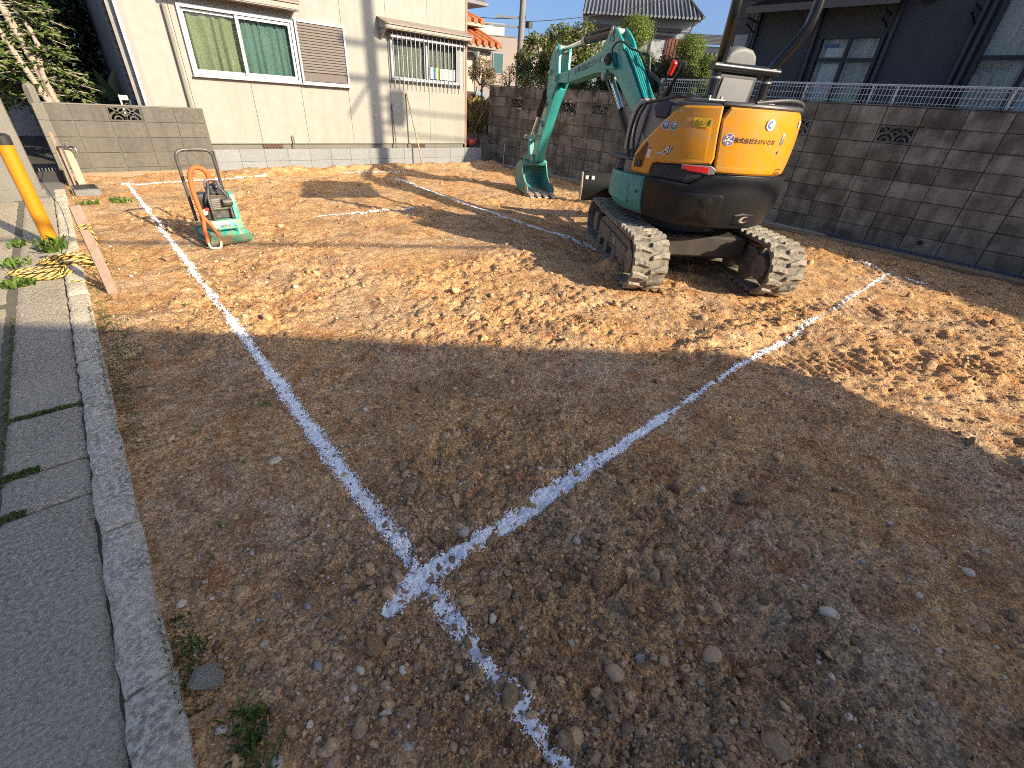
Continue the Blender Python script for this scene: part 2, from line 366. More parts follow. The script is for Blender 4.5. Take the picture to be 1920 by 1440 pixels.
# single stones large enough to pick out
def stone_mesh(mt, seed):
    rg_ = np.random.default_rng(seed); V, F = lump(I2, .06, (.45, .75), rg_, True); return mesh_np('stone', V, F, [mt], smooth=True)
STN = {'pale': [stone_mesh(STONEB, i) for i in range(5)], 'grey': [stone_mesh(STONEA, 10+i) for i in range(5)], 'brown': [stone_mesh(STONEC, 20+i) for i in range(5)], 'blue-grey': [stone_mesh(STONED, 30+i) for i in range(4)]}
def put_stone(x, y, s, kind, k, label=None, sink=.38):
    s = s*(.76 if label else .72)
    o = obj('stone', STN[kind][k % len(STN[kind])]); o.location = (x, y, float(hgt(x, y))+s*(.45-sink)); o.scale = (s, s, s)
    o.rotation_euler = (random.uniform(-.3, .3), random.uniform(-.3, .3), random.uniform(0, 6.28))
    return tag(o, label or f'{kind} pebble lying loose on the bare earth', 'stone', None if label else f'{kind} pebbles on the plot')
named = [(-.185, 1.20, .024, 'pale', 'round pale pebble beside the kerb in the shade'), (-.175, .77, .021, 'pale', 'pale pebble at the foot of the kerb near the lower left corner'),
 (.653, .89, .036, 'grey', 'flat grey stone left of the chalk crossing line'), (.53, .565, .024, 'pale', 'squarish pale stone just below the chalk crossing'),
 (1.136, .127, .030, 'brown', 'smooth oval brown-grey pebble on loose crumbly earth'), (.971, .063, .048, 'brown', 'largest rounded brown stone in the shaded foreground'),
 (.805, .198, .026, 'blue-grey', 'blue-grey rounded pebble beside a reddish stone'), (.704, .219, .036, 'brown', 'reddish brown stone half sunk in shaded earth'),
 (1.40, -.126, .045, 'pale', 'broad flat buff stone on the shaded right side'), (2.001, -.408, .034, 'pale', 'white and orange pebble near the right edge of the shade'),
 (.236, 1.689, .038, 'pale', 'long pale stone left of the chalk line in the shade')]
for i, (x, y, s, k, lb) in enumerate(named): put_stone(x, y, s, k, i, lb)
o = obj('concrete_lump', mesh_np('concrete_lump', *lump(I3, .09, (.7, .8), np.random.default_rng(5)), [KERBM], auto=35)); o.scale = (.042, .05, .04); o.location = (-.17, .91, .012)
tag(o, 'rough knobbly lump of broken concrete beside the kerb', 'rubble')
spots = [(.731,.649),(.489,.451),(.064,.771),(1.152,1.509),(1.441,.394),(1.487,.204),(1.705,-.361),(1.715,-.307),(1.186,-.199),(.246,.371),(1.107,-.263),(1.268,-.267),(.544,.165),(.475,.186),(.249,.672),(.111,.685),(.16,.443),(1.455,.004),(1.359,.518),(.994,1.044),(1.415,1.319),(2.081,.775)]
rg = np.random.default_rng(12)
while len(spots) < 190:
    r = .55*(5.5/.55)**rg.uniform(); a = R(-50)+R(150)*rg.uniform(); x, y = r*math.cos(a), r*math.sin(a)
    if x > -.18 and y < 7 and x < 7: spots.append((x, y))
for i, (x, y) in enumerate(spots):
    put_stone(x, y, float(np.clip(rg.lognormal(-4.2, .35), .009, .034))*(.8+.12*math.hypot(x, y)), ['pale', 'grey', 'brown', 'blue-grey'][int(rg.choice(4, p=[.32, .3, .26, .12]))], i)
# straw stalks and twigs
TWIG = mat('dry_stalk', (.42, .30, .16), .9, var=((.25, .16, .09), 20, .2))
for i, (x, y, a, l) in enumerate([(.14, .62, .35, .12), (.36, .62, 2.3, .16), (.62, .50, .9, .09), (-.02, .98, .5, .08), (1.15, .33, 2.2, .14), (.33, 1.18, 1.9, .1), (1.02, -.1, .2, .1), (.08, 1.45, 2.6, .12), (.9, .25, 1.1, .1)]):
    n = 6; P = []
    for k in range(n):
        t = (k/(n-1)-.5)*l; xx = x+t*math.cos(a)+.006*math.sin(k*1.3); yy = y+t*math.sin(a); P.append((xx, yy, float(hgt(xx, yy))+.006+.004*math.sin(k)))
    m_ = MB(); m_.tube(P, [.0022]*(n-1)+[.0012], 5); tag(m_.build('dry_stalk', TWIG, smooth=60), 'thin dry plant stalk lying on the shaded earth', 'stalk', 'dry stalks on the earth')

# ------------------------------------------------------------------ chalk lines
def chalk(name, pts, w, cell, label, dens=1.0, seed=0, gap=.25):
    pts = np.array(pts, float); seg = np.diff(pts, axis=0); L = np.hypot(seg[:, 0], seg[:, 1]); S = np.concatenate([[0], np.cumsum(L)])
    ns = max(2, int(S[-1]/cell)); nw = max(4, int(w*1.9/cell)); s = np.linspace(0, S[-1], ns+1); q = np.linspace(-w*.95, w*.95, nw+1)
    px = np.interp(s, S, pts[:, 0]); py = np.interp(s, S, pts[:, 1]); tx = np.gradient(px); ty = np.gradient(py); ln = np.hypot(tx, ty); tx /= ln; ty /= ln
    wob = .22*w*pn(s*1.7, s*0+seed, 40)+.12*w*pn(s*7, s*0+seed, 41)
    SS, QQ = np.meshgrid(s, q, indexing='ij')
    X = px[:, None]-ty[:, None]*(QQ+wob[:, None]); Y = py[:, None]+tx[:, None]*(QQ+wob[:, None])
    X = X+cell*.45*(hsh(np.floor(SS*9999), np.floor(QQ*9999), 3+seed)-.5); Y = Y+cell*.45*(hsh(np.floor(SS*9999), np.floor(QQ*9999), 4+seed)-.5)
    Z = hgt(X, Y)+.004
    ix = np.arange(X.size).reshape(X.shape); F = np.stack([ix[:-1, :-1], ix[1:, :-1], ix[1:, 1:], ix[:-1, 1:]], -1).reshape(-1, 4)
    sc = SS.ravel()[F].mean(1); qc = QQ.ravel()[F].mean(1); xc = X.ravel()[F].mean(1); yc = Y.ravel()[F].mean(1)
    width = (w/2)*(1+.35*pn(sc*2.3, sc*0+seed+.5, 42)+.3*pn(sc*9, sc*0+seed, 43))
    soft = np.clip(1.25-np.abs(qc)/np.maximum(width, .004), -.6, 1.2)*dens
    soft = soft-1.2*np.clip(1-sc/.12, 0, 1)*np.abs(qc)/w*2
    cov = soft+.42*pn(xc*45, yc*45, 44)+.5*pn(xc*130, yc*130, 45)-gap*sst(.05, .5, pn(sc*1.9+seed, sc*0+3, 46)) + .75*(hsh(np.floor(xc*3333), np.floor(yc*3333), 9)-.5)
    # powder settles less in the hollows
    lap = hgt(xc, yc)-(hgt(xc+.012, yc)+hgt(xc-.012, yc)+hgt(xc, yc+.012)+hgt(xc, yc-.012))/4
    F = F[cov+lap*25 > .42]; used, inv = np.unique(F, return_inverse=True); F = inv.reshape(F.shape)
    V = np.stack([X.ravel(), Y.ravel(), Z.ravel()], -1)[used]
    o = obj(name, mesh_np(name, V, F[:, ::-1], [CHALK], smooth=True)); return tag(o, label, 'chalk line')
chalk('chalk_line', [(.425, .05), (.43, 1.1), (.437, 3.2)], .066, .0032, 'long powdery chalk line on the left, its shaded near half with the crossing', 1.1, 1, .35)
chalk('chalk_line', [(.437, 3.2), (.437, 8.75)], .047, .0055, 'sunlit far half of the left chalk line beside the plate compactor', .88, 2, .4)
chalk('chalk_line', [(.27, .775), (.40, .815), (1.2, .825), (2.0, .835)], .062, .0032, 'bright chalk line running right from the crossing in the shade', 1.75, 3, .1)
chalk('chalk_line', [(2.0, .835), (4.2, .83), (6.5, .815)], .044, .0055, 'far stretch of the crossing chalk line reaching toward the dark wall', .86, 4, .7)
chalk('chalk_line', [(4.10, 3.1), (4.14, 4.2), (4.18, 5.6), (4.22, 8.1)], .07, .011, 'chalk line running from the crawler track toward the cream house', 1.0, 5)
chalk('chalk_line', [(.36, 8.6), (1.6, 8.58), (2.3, 8.8)], .06, .011, 'chalk cross line at the far left in front of the grey wall', 1.0, 6)
chalk('chalk_line', [(3.7, 8.9), (4.25, 8.75), (4.9, 8.6)], .07, .011, 'short chalk mark near the pale block footing', .9, 7)
chalk('chalk_line', [(2.0, 5.8), (2.5, 5.72), (3.0, 5.62), (3.25, 5.66)], .07, .010, 'short broken chalk mark in the middle of the sunlit earth', .95, 8)
chalk('chalk_line', [(6.60, 1.35), (6.42, .85), (6.36, .45)], .05, .010, 'short chalk tick crossing the line end by the dark wall', 1.1, 9, .1)

# ------------------------------------------------------------------ kerb and pavement on the left
kerb = tag(obj('kerb', None), 'weathered concrete kerb along the left edge of the plot', kind='structure')
yb = [-1.6, -.75, .12, .98, 1.62, 2.42, 3.27, 4.15, 5.0, 5.85, 6.7, 7.55, 8.35]
def rough_block(x0, x1, y0, y1, z0, z1, nx, ny, amp, seed, edge=.012):
    """box with a worn, rounded, uneven upper surface"""
    xs = np.linspace(0, 1, nx+1); ys = np.linspace(0, 1, ny+1); XX, YY = np.meshgrid(xs, ys)
    wx = x0+(x1-x0)*XX; wy = y0+(y1-y0)*YY
    ex = np.minimum(XX, 1-XX)*(x1-x0); ey = np.minimum(YY, 1-YY)*abs(y1-y0)
    Z = z1-edge*np.exp(-ex/(edge*.6))-edge*np.exp(-ey/(edge*.6))+amp*(pn(wx*18, wy*18, seed)+.7*pn(wx*45, wy*45, seed+1)+.5*pn(wx*100, wy*100, seed+2))
    jag = .6*edge*pn(wx*7, wy*13, seed+5)
    wx = wx+np.where(XX == 0, jag, 0)+np.where(XX == 1, jag, 0); wy = wy+np.where((YY == 0) | (YY == 1), jag, 0)
    V = np.stack([wx.ravel(), wy.ravel(), Z.ravel()], -1); ix = np.arange(V.shape[0]).reshape(XX.shape)
    F = [tuple(f) for f in np.stack([ix[:-1, :-1], ix[:-1, 1:], ix[1:, 1:], ix[1:, :-1]], -1).reshape(-1, 4)]
    bnd = list(ix[0, :])+list(ix[1:, -1])+list(ix[-1, -2::-1])+list(ix[-2:0:-1, 0]); n = len(V)
    V = np.concatenate([V, np.array([[V[b][0], V[b][1], z0] for b in bnd])]); k = len(bnd)
    F += [(bnd[i], n+i, n+(i+1) % k, bnd[(i+1) % k]) for i in range(k)]
    return V, F
for i in range(len(yb)-1):
    fine = .014 if yb[i] < 3 else .03
    V, F = rough_block(-.343, -.233, yb[i]+.002, yb[i+1]-.002, -.12, .032+.004*math.sin(i*2.1), 10, int((yb[i+1]-yb[i])/fine), .0022, 60+i*3, .011)
    obj('kerb_stone', mesh_np('kerb_stone', V, F, [KERBM], auto=45), kerb)
pav = tag(obj('pavement', None), 'cracked concrete pavement strip left of the kerb', kind='structure')
PAVM = mat('pavement_concrete', (.37, .315, .23), .93, var=((.21, .18, .13), 1.6, .14), var2=((.52, .455, .35), 80, .14), bump=(75, 1.1, .012), spec=.25)
ys = [-2.0, .2, 1.90, 2.15, 2.60, 4.9, 7.85]
for i in range(len(ys)-1):
    V, F = rough_block(-.602, -.352, ys[i]+.006, ys[i+1]-.006, -.12, .012+.003*math.sin(i*3), 14, max(12, int((ys[i+1]-ys[i])/(.016 if ys[i] < 2.7 else .04))), .0022, 160+i*3, .010)
    obj('pavement_slab', mesh_np('pavement_slab', V, F, [PAVM], auto=50), pav)
m_ = MB(); m_.box((-.70, -3, -.12), (-.30, 7.86, -.004)); m_.build('joint_fill', mat('joint_grit', (.16, .135, .10), .95, var=((.10, .09, .07), 20, .2), bump=(90, .8, .008)), pav)
ys = [-3, 1.4, 4.2, 7.85]
for i in range(3):
    V, F = rough_block(-2.6, -.622, ys[i]+.006, ys[i+1]-.006, -.12, .0+.003*math.sin(i*3), 40, 60, .002, 190+i*3, .012)
    obj('pavement_slab', mesh_np('pavement_slab', V, F, [PAVM], auto=50), pav)
V, F = rough_block(-.62, -.23, 7.86, 9.3, -.12, .022, 14, 40, .003, 230, .01)
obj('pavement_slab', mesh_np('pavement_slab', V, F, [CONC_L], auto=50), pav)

# ------------------------------------------------------------------ weeds, moss, grass
WEED = leafmat('weed_leaf', (.06, .12, .025), (.20, .30, .06), .3)
MOSS = leafmat('moss_leaf', (.05, .075, .02), (.13, .16, .05), .15, .8)
GRASS_S = leafmat('short_grass', (.13, .15, .055), (.32, .30, .14), .3, .7)
def blades(n, cx, cy, sx, sy, h, w, rg, flat=.6):
    x = cx+np.clip(rg.normal(0, sx, n), -1.5*sx, 1.5*sx); y = cy+np.clip(rg.normal(0, sy, n), -1.5*sy, 1.5*sy); a = rg.uniform(0, 6.28, n); hh = h*rg.uniform(.4, 1.2, n); le = hh*flat*rg.uniform(.3, 1.6, n)
    z = np.where(x > -.232, hgt(x, y), np.where(x > -.343, .032, .012)); dx = np.cos(a); dy = np.sin(a); px, py = -dy*w, dx*w
    B = np.stack([x, y, z-.003], -1); T = B+np.stack([dx*le, dy*le, hh], -1); Md = (B*.45+T*.55)+np.stack([0*x, 0*x, hh*.22], -1); P = np.stack([px, py, 0*x], -1)
    V = np.stack([B-P*.6, B+P*.6, Md+P, T, Md-P], 1).reshape(-1, 3); i = np.arange(n)[:, None]*5
    return V, np.concatenate([i, i+1, i+2, i+3, i+4], 1)
def weed(name, mt, label, cat, parts, seed, kind=None):
    rg_ = np.random.default_rng(seed); Vs = []; Fs = []; o_ = 0
    for q in parts:
        V, F = blades(*q[:7], rg_, *q[7:]); Vs.append(V); Fs.append(F+o_); o_ += len(V)
    return tag(obj(name, mesh_np(name, np.concatenate(Vs), np.concatenate(Fs), [mt])), label, None if kind else cat, kind=kind)
weed('weed', WEED, 'bright green weed growing at the foot of the yellow post', 'weed', [(140, -.38, 5.42, .05, .05, .10, .011, )], 1)
weed('weed', WEED, 'small leafy weed on the pavement left of the yellow post', 'weed', [(45, -.60, 5.72, .045, .035, .05, .010)], 2)
weed('weed', WEED, 'leafy weed under the left end of the rope heap', 'weed', [(90, -.60, 4.58, .06, .04, .05, .011)], 3)
weed('weed', WEED, 'pale weed in the pavement crack above the rope', 'weed', [(50, -.61, 5.12, .05, .06, .05, .008)], 4)
weed('weed', WEED, 'low weed in the sunlit earth right of the drain box', 'weed', [(70, .26, 7.45, .07, .1, .05, .012)], 5)
weed('weed', WEED, 'weed between the drain box and the wooden stake', 'weed', [(50, -.06, 7.3, .06, .04, .05, .010)], 6)
weed('grass_tuft', WEED, 'green grass tuft in the earth near the lower left corner', 'grass tuft', [(150, -.12, .69, .028, .06, .04, .0022), (22, -.10, .74, .014, .014, .025, .006)], 7)
weed('weed', WEED, 'small weed on the kerb edge below the round pebble', 'weed', [(90, -.175, 1.03, .02, .02, .014, .003)], 8)
weed('moss', MOSS, 'moss and short dead grass along the kerb', 'moss', [(900, -.205, 1.0, .022, .10, .011, .0015), (700, -.20, 2.6, .03, .35, .012, .0016), (900, -.15, 3.0, .06, .25, .010, .0016), (400, -.20, 3.7, .03, .2, .015, .0016)], 9, kind='stuff')
weed('dead_grass', MOSS, 'dark dead grass and roots along the kerb in the shade', 'grass', [(600, -.15, 2.95, .045, .22, .010, .0016), (350, -.17, 2.35, .035, .2, .009, .0016), (350, -.13, 3.45, .05, .12, .012, .0016)], 21, kind='stuff')
weed('moss', MOSS, 'moss in the cracks of the pavement', 'moss', [(700, -.47, 2.6, .08, .008, .010, .004), (350, -.55, 2.15, .035, .012, .012, .004), (260, -.58, 1.9, .03, .01, .012, .004), (500, -.606, 3.0, .006, .6, .012, .004)], 10, kind='stuff')
weed('short_grass', GRASS_S, 'thin grass round the stake and the rope', 'grass', [(220, -.15, 4.3, .05, .2, .028, .0016), (180, -.12, 4.95, .06, .15, .028, .0016), (60, .0, 5.3, .08, .08, .02, .0016)], 11, kind='stuff')
rg_ = np.random.default_rng(77)
for k_, (x, y) in enumerate([(.12, 1.75), (.33, 2.1), (.02, 2.05), (-.02, 1.45), (.25, 3.6), (.1, 4.9), (.62, 6.0)]):
    weed('seedling', WEED, 'tiny green seedling in the bare earth', 'seedling', [(9, x, y, .012, .012, .018, .005)], 100+k_)['group'] = 'seedlings in the earth'
# ------------------------------------------------------------------ things on the left
YEL = mat('yellow_paint', (.56, .225, .006), .42, var=((.50, .20, .008), 14, .2), bump=(60, .1, .003))
BLACKP = mat('black_plastic', (.018, .018, .019), .5, var=((.03, .03, .03), 20, .2))
WOODP = mat('pale_wood', (.30, .215, .17), .8, var=((.23, .16, .125), 25, .15), bump=(90, .3, .003))
WOODC = mat('cream_board', (.36, .32, .24), .7, var=((.31, .27, .2), 12, .2), bump=(70, .2, .002))
STEEL = mat('bright_steel', (.62, .62, .60), .28, 1)
GALV = mat('galvanised', (.42, .43, .44), .5, .8, var=((.34, .35, .36), 30, .2))
COPPER = mat('pink_pipe', (.52, .27, .19), .5, var=((.42, .2, .14), 30, .2))
GREYPL = mat('grey_plastic', (.13, .13, .135), .55, var=((.18, .175, .165), 15, .2), bump=(60, .2, .003))
p = thing('guard_post', 'yellow tubular guard post with black band on the left pavement', 'post', (-.385, 5.5, .012))
m_ = MB(); m_.cyl((0, 0, -.05), (0, 0, .80), .050, 28); m_.build('tube', YEL, p, smooth=40)
m_ = MB(); m_.tube([(0, 0, .80), (0, 0, .86), (0, 0, .875)], [.053, .053, .035], 28); m_.build('black_cap', BLACKP, p, smooth=40)
p = thing('wooden_stake', 'upright pale wooden stake driven in beside the kerb', 'stake', (-.105, 4.13, 0), R(12))
m_ = MB(); m_.box((-.03, -.011, -.1), (.03, .011, .60)); m_.build('board', WOODP, p, bevel=.002)
ROPE_Y = mat('rope_yellow', (.62, .40, .10), .8, bump=(200, .5, .003)); ROPE_K = mat('rope_black', (.02, .02, .02), .8, bump=(200, .5, .003))
def rope(name, pts, r, parent=None, n=5):
    """laid rope: four yellow / black strands twisted round the path"""
    P = bezier(pts, n); L = [0]
    for i in range(1, len(P)): L.append(L[-1]+(P[i]-P[i-1]).length)
    m = MB()
    for k in range(3):
        m.mat(1 if k == 0 else 0); Q = []
        N_ = max(8, int(L[-1]/.011))
        for j in range(N_+1):
            s = L[-1]*j/N_; i = min(len(P)-2, max(0, int(np.searchsorted(L, s))-1)); t = (s-L[i])/max(1e-6, L[i+1]-L[i]); c = P[i].lerp(P[i+1], t)
            d = (P[i+1]-P[i]).normalized(); u = d.cross(Vector((0, 0, 1)));  u = u.normalized() if u.length > .05 else Vector((1, 0, 0)); w = u.cross(d)
            a = s/(r*9)*2*math.pi+k*2.094; Q.append(c+(u*math.cos(a)+w*math.sin(a))*r*.55)
        m.tube(Q, r*.62, 5)
    return m
rp = thing('rope', 'heap of yellow and black twisted rope across the kerb', 'rope')
random.seed(4)
def loopz(x, y): return (.034 if -.345 < x < -.23 else (.014 if x <= -.345 else float(hgt(x, y))))
loops = []
for k in range(9):
    pts = []; ph = random.uniform(0, 6.28)
    for j in range(9):
        a = ph+j*.78; cx_, cy_, ax, ay = (-.27, 4.93, .19, .10) if k < 5 else (-.46, 4.70, .16, .10)
        x = cx_+ax*(1+.12*math.sin(k*2+j))*math.cos(a)+.02*random.uniform(-1, 1); y = cy_+ay*(1+.2*math.cos(k+j))*math.sin(a)-.25*(x-cx_)+.015*random.uniform(-1, 1)
        pts.append((x, y, loopz(x, y)+.008+.010*(k % 5)+.004*random.random()))
    loops.append(pts)
for pts in loops: rope('strand', pts, .0065).build('strand', [ROPE_Y, ROPE_K], rp, smooth=60)
rope('strand', [(-.085, 4.12, .46), (-.07, 4.12, .40), (-.085, 4.14, .30), (-.10, 4.18, .18), (-.12, 4.3, .06), (-.18, 4.6, .045), (-.26, 4.85, .06)], .006).build('strand', [ROPE_Y, ROPE_K], rp, smooth=60)
rope('strand', [(-.345, 4.42, .02), (-.29, 4.40, .042), (-.22, 4.36, .03), (-.15, 4.22, .02), (-.11, 4.15, .03)], .005).build('strand', [ROPE_Y, ROPE_K], rp, smooth=60)
for z in (.455, .475): rope('strand', [(-.14, 4.115, z), (-.075, 4.112, z+.005), (-.07, 4.15, z), (-.14, 4.15, z+.004), (-.142, 4.115, z+.01)], .005).build('strand', [ROPE_Y, ROPE_K], rp, smooth=60)
rope('strand', [(-.08, 4.13, .47), (-.11, 5.3, .30), (-.14, 6.8, .32), (-.15, 8.3, .57), (-.145, 8.52, .62)], .004, n=14).build('strand', [ROPE_Y, ROPE_K], rp, smooth=60)
p = thing('tap_post', 'cream square post with a garden tap and pink pipe', 'tap post', (-.045, 8.6, .02))
m_ = MB(); m_.box((-.04, -.04, -.1), (.04, .04, .46)); m_.build('post', WOODC, p, bevel=.004)
m_ = MB(); m_.tube(bezier([(-.075, -.05, -.05), (-.075, -.05, .40), (-.075, -.05, .43)], 4), .011, 10); m_.build('pipe', COPPER, p, smooth=50)
m_ = MB(); m_.tube([(-.10, -.05, .46), (.02, -.09, .46)], .014, 10); m_.tube(bezier([(0, -.085, .46), (.05, -.12, .465), (.075, -.14, .44), (.078, -.145, .38)], 5), .012, 10); m_.cyl((0, -.085, .46), (0, -.085, .51), .009, 8); m_.bar((-.03, -.085, .515), (.03, -.085, .515), .012, .008)
m_.build('tap', STEEL, p, smooth=50)
p = thing('tap_post', 'dark narrow post behind the tap tied with yellow rope', 'post', (-.145, 8.62, .02))
m_ = MB(); m_.box((-.03, -.025, -.1), (.03, .025, .36)); m_.build('sleeve', GREYPL, p, bevel=.003)
m_ = MB(); m_.box((-.018, -.014, .36), (.018, .014, .62)); m_.build('stick', WOODP, p, bevel=.002)
p = thing('drain_box', 'grey plastic drain box with slotted lid at the tap', 'drain box', (-.03, 8.14, .0), R(4))
m_ = MB(); m_.box((-.13, -.17, -.05), (.13, .17, .065)); m_.build('box', GREYPL, p, bevel=.006)
m_ = MB()
for i in range(9): m_.box((-.10+i*.024, -.13, .0655), (-.088+i*.024, .13, .075))
m_.box((-.115, -.145, .066), (.115, -.132, .077)); m_.box((-.115, .132, .066), (.115, .145, .077)); m_.build('lid', BLACKP, p)
# concrete wall stub at the far left
w = thing('wall_stub', 'tall smooth grey concrete wall end behind the yellow post', 'wall', (0, 0, 0))
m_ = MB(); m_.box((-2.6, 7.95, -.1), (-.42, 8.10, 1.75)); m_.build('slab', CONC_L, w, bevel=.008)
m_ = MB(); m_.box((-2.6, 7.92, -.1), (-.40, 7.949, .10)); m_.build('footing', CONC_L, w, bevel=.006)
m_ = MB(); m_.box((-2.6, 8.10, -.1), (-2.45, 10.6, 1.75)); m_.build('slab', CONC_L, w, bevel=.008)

# ------------------------------------------------------------------ block walls
def block_mesh(name, lx, ly, lz, m, bev=.006):
    b = MB(); b.box((-lx/2, -ly/2, -lz/2), (lx/2, ly/2, lz/2)); return b.mesh(name, m, bevel=bev)
def decor_mesh(mt, back):
    """pierced block with overlapping wave arcs; lies in the xz plane, 0.39 x 0.19"""
    b = MB(); t = .10
    for a, c in (((-.195, -.095), (.195, -.075)), ((-.195, .075), (.195, .095)), ((-.195, -.075), (-.178, .075)), ((.178, -.075), (.195, .075))): b.box((a[0], -t/2, a[1]), (c[0], t/2, c[1]))
    def arc(cx, cz, r, w_, a0, a1):
        P = []
        for k in range(13):
            a = R(a0+(a1-a0)*k/12); x = cx+r*math.cos(a); z = cz+r*math.sin(a)
            if abs(x) < .186 and -.085 < z < .085: P.append((x, z))
        for i in range(len(P)-1): b.bar((P[i][0], 0, P[i][1]), (P[i+1][0], 0, P[i+1][1]), t*.9, w_, up=(0, 1, 0) if False else (P[i][1]-P[i+1][1], 0, P[i+1][0]-P[i][0]))
    for cx in (-.09, .09):
        arc(cx, -.075, .095, .022, 5, 175); arc(cx, -.075, .045, .018, 5, 175)
    arc(0, -.005, .088, .022, 10, 170); arc(0, -.005, .04, .018, 10, 170); arc(-.178, -.005, .085, .02, 0, 90); arc(.178, -.005, .085, .02, 90, 180)
    return b.mesh('pierced_block', mt)
# right-hand dark wall, X = 7.85, stack bond
wl = thing('block_wall', 'long dark weathered concrete block wall on the right', 'wall')
bm_ = block_mesh('block', .1, .392, .192, BLK_D); dm = decor_mesh(BLK_D, None)
dec = {22, 18, 16, 7, 4}
for c in range(8):
    for i in range(-5, 25):
        y = -.15+i*.4; z = .1+c*.198
        if c == 6 and i in dec:
            o = obj('pierced_block', dm, wl, (7.90, y+.2, z)); o.rotation_euler = (0, 0, R(90)); continue
        o = obj('block', bm_, wl, (7.90+random.uniform(-.0035, .0035), y+.2+random.uniform(-.002, .002), z+random.uniform(-.0015, .0015)))
        o.rotation_euler = (random.uniform(-.004, .004), random.uniform(-.004, .004), random.uniform(-.006, .006))
m_ = MB(); m_.box((7.866, -6, -.1), (7.938, 9.84, 1.184))
m_.box((7.866, -6, 1.395), (7.938, 9.84, 1.578))
cut = sorted(dec); y = -6
for i in cut: m_.box((7.866, y, 1.1845), (7.938, -.15+i*.4, 1.3945)); y = -.15+i*.4+.4
m_.box((7.866, y, 1.1845), (7.938, 9.84, 1.3945)); m_.build('mortar', MORT_D, wl)
m_ = MB(); m_.box((7.846, -2.2, 1.588), (7.954, 9.86, 1.602)); m_.build('cap', BLK_D, wl, bevel=.004)
# footing, gutter and grating
FOOT = mat('stained_footing', (.20, .145, .09), .95, var=((.14, .105, .07), 3, .2), var2=((.27, .19, .11), 30, .2), bump=(90, .6, .008))
V, F = rough_block(7.43, 7.60, -3, 9.6, -.12, .028, 6, 160, .004, 300, .012); tag(obj('gutter_kerb', mesh_np('gutter_kerb', V, F, [FOOT], auto=50)), 'earth-stained concrete gutter edge along the dark wall', kind='structure')
m_ = MB(); m_.box((7.60, -3, -.12), (7.845, 9.6, -.035)); tag(m_.build('gutter', FOOT), kind='structure')
V, F = rough_block(7.605, 7.845, 1.9, 9.6, -.03, .016, 6, 90, .003, 310, .008); tag(obj('gutter_cover', mesh_np('gutter_cover', V, F, [CONC], auto=50)), kind='structure')
GRATE = mat('blue_grey_grate', (.20, .24, .30), .45, .6, var=((.14, .16, .2), 30, .2))
gm = MB()
for i in range(33): gm.box((-.085, -.49+i*.03, -.01), (.085, -.478+i*.03, .008))
for x in (-.1, .088): gm.box((x, -.497, -.012), (x+.012, .497, .012))
gm.box((-.006, -.495, -.012), (.006, .495, .004)); gme = gm.mesh('grating', GRATE)
for k, lb in enumerate(('steel gutter grating nearest the excavator beside the dark wall', 'middle steel gutter grating beside the dark wall', 'steel gutter grating at the right edge beside the dark wall')):
    tag(obj('grating', gme, None, (7.725, 1.38-k*1.0, .012)), lb, 'grating', 'gratings along the dark wall')
m_ = MB()
for k in range(10): a = k*.628; m_.tube([(7.838, .86+.026*math.cos(a), .14+.026*math.sin(a)), (7.838, .86+.026*math.cos(a+.628), .14+.026*math.sin(a+.628))], .006, 5)
m_.box((7.842, .836, .116), (7.8445, .884, .164)); m_.build('weep_hole', BLACKP, wl)
# white mesh fence on the wall
MESHW = mat('white_mesh', (.62, .66, .66), .45, .2)
fn = thing('mesh_fence', 'low white wire mesh fence on top of the dark wall', 'fence')
for y in (5.25, 3.95, 2.92, 2.12, 1.855, .777, -.3, -1.3):
    m_ = MB(); m_.box((7.935, y-.010, 1.55), (7.965, y+.010, 1.815)); m_.build('post', MESHW, fn)
for z, r in ((1.63, .004), (1.70, .004), (1.765, .004), (1.80, .006), (1.812, .006)):
    m_ = MB(); m_.tube([(7.928, -2, z), (7.928, 5.26, z)], r, 6); m_.build('rail_wire', MESHW, fn, smooth=60)
m_ = MB()
for i in range(182): y = -2+i*.04; m_.tube([(7.921, y, 1.61), (7.921, y, 1.80), (7.928, y, 1.822)], .0028, 5)
tag(m_.build('wires', MESHW, fn, smooth=60), kind='stuff')

# grey wall at the far left, Y = 9.35
wl = thing('block_wall', 'low beige-grey concrete block wall left of the cream house', 'wall')
bm_ = block_mesh('block', .393, .1, .193, BLK_M, .004); dm2 = decor_mesh(BLK_M, None); hb_ = block_mesh('block', .243, .1, .193, BLK_M, .004)
for c in range(5):
    for i in range(5):
        z = .02+c*.199; xx = -.065+i*.4
        if c == 4 and i == 2: obj('pierced_block', dm2, wl, (xx, 9.40, z)); continue
        if i == 0: obj('block', hb_, wl, (.01, 9.40, z)); continue
        o = obj('block', bm_, wl, (xx, 9.40+random.uniform(-.002, .002), z)); 
m_ = MB(); m_.box((-.10, 9.362, -.1), (1.72, 9.438, .715)); m_.box((-.10, 9.362, .715), (.536, 9.438, .912)); m_.box((.934, 9.362, .715), (1.72, 9.438, .912)); m_.build('mortar', MORT_M, wl)
m_ = MB(); m_.box((-.12, 9.346, .914), (1.735, 9.454, .926)); m_.build('cap', MORT_M, wl)
V, F = rough_block(-.20, 1.70, 9.27, 9.349, -.1, .075, 40, 4, .008, 350, .012); obj('footing', mesh_np('footing', V, F, [mat('stained_base', (.30, .215, .13), .95, var=((.24, .17, .11), 6, .2), bump=(60, .5, .006))], auto=50), wl)
bl = block_mesh('end_block', .12, .12, .196, CONC_L, .006)
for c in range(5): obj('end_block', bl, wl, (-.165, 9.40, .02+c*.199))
p = thing('gate_post', 'rounded pale concrete post at the left end of the low wall', 'post', (-.18, 9.49, 0))
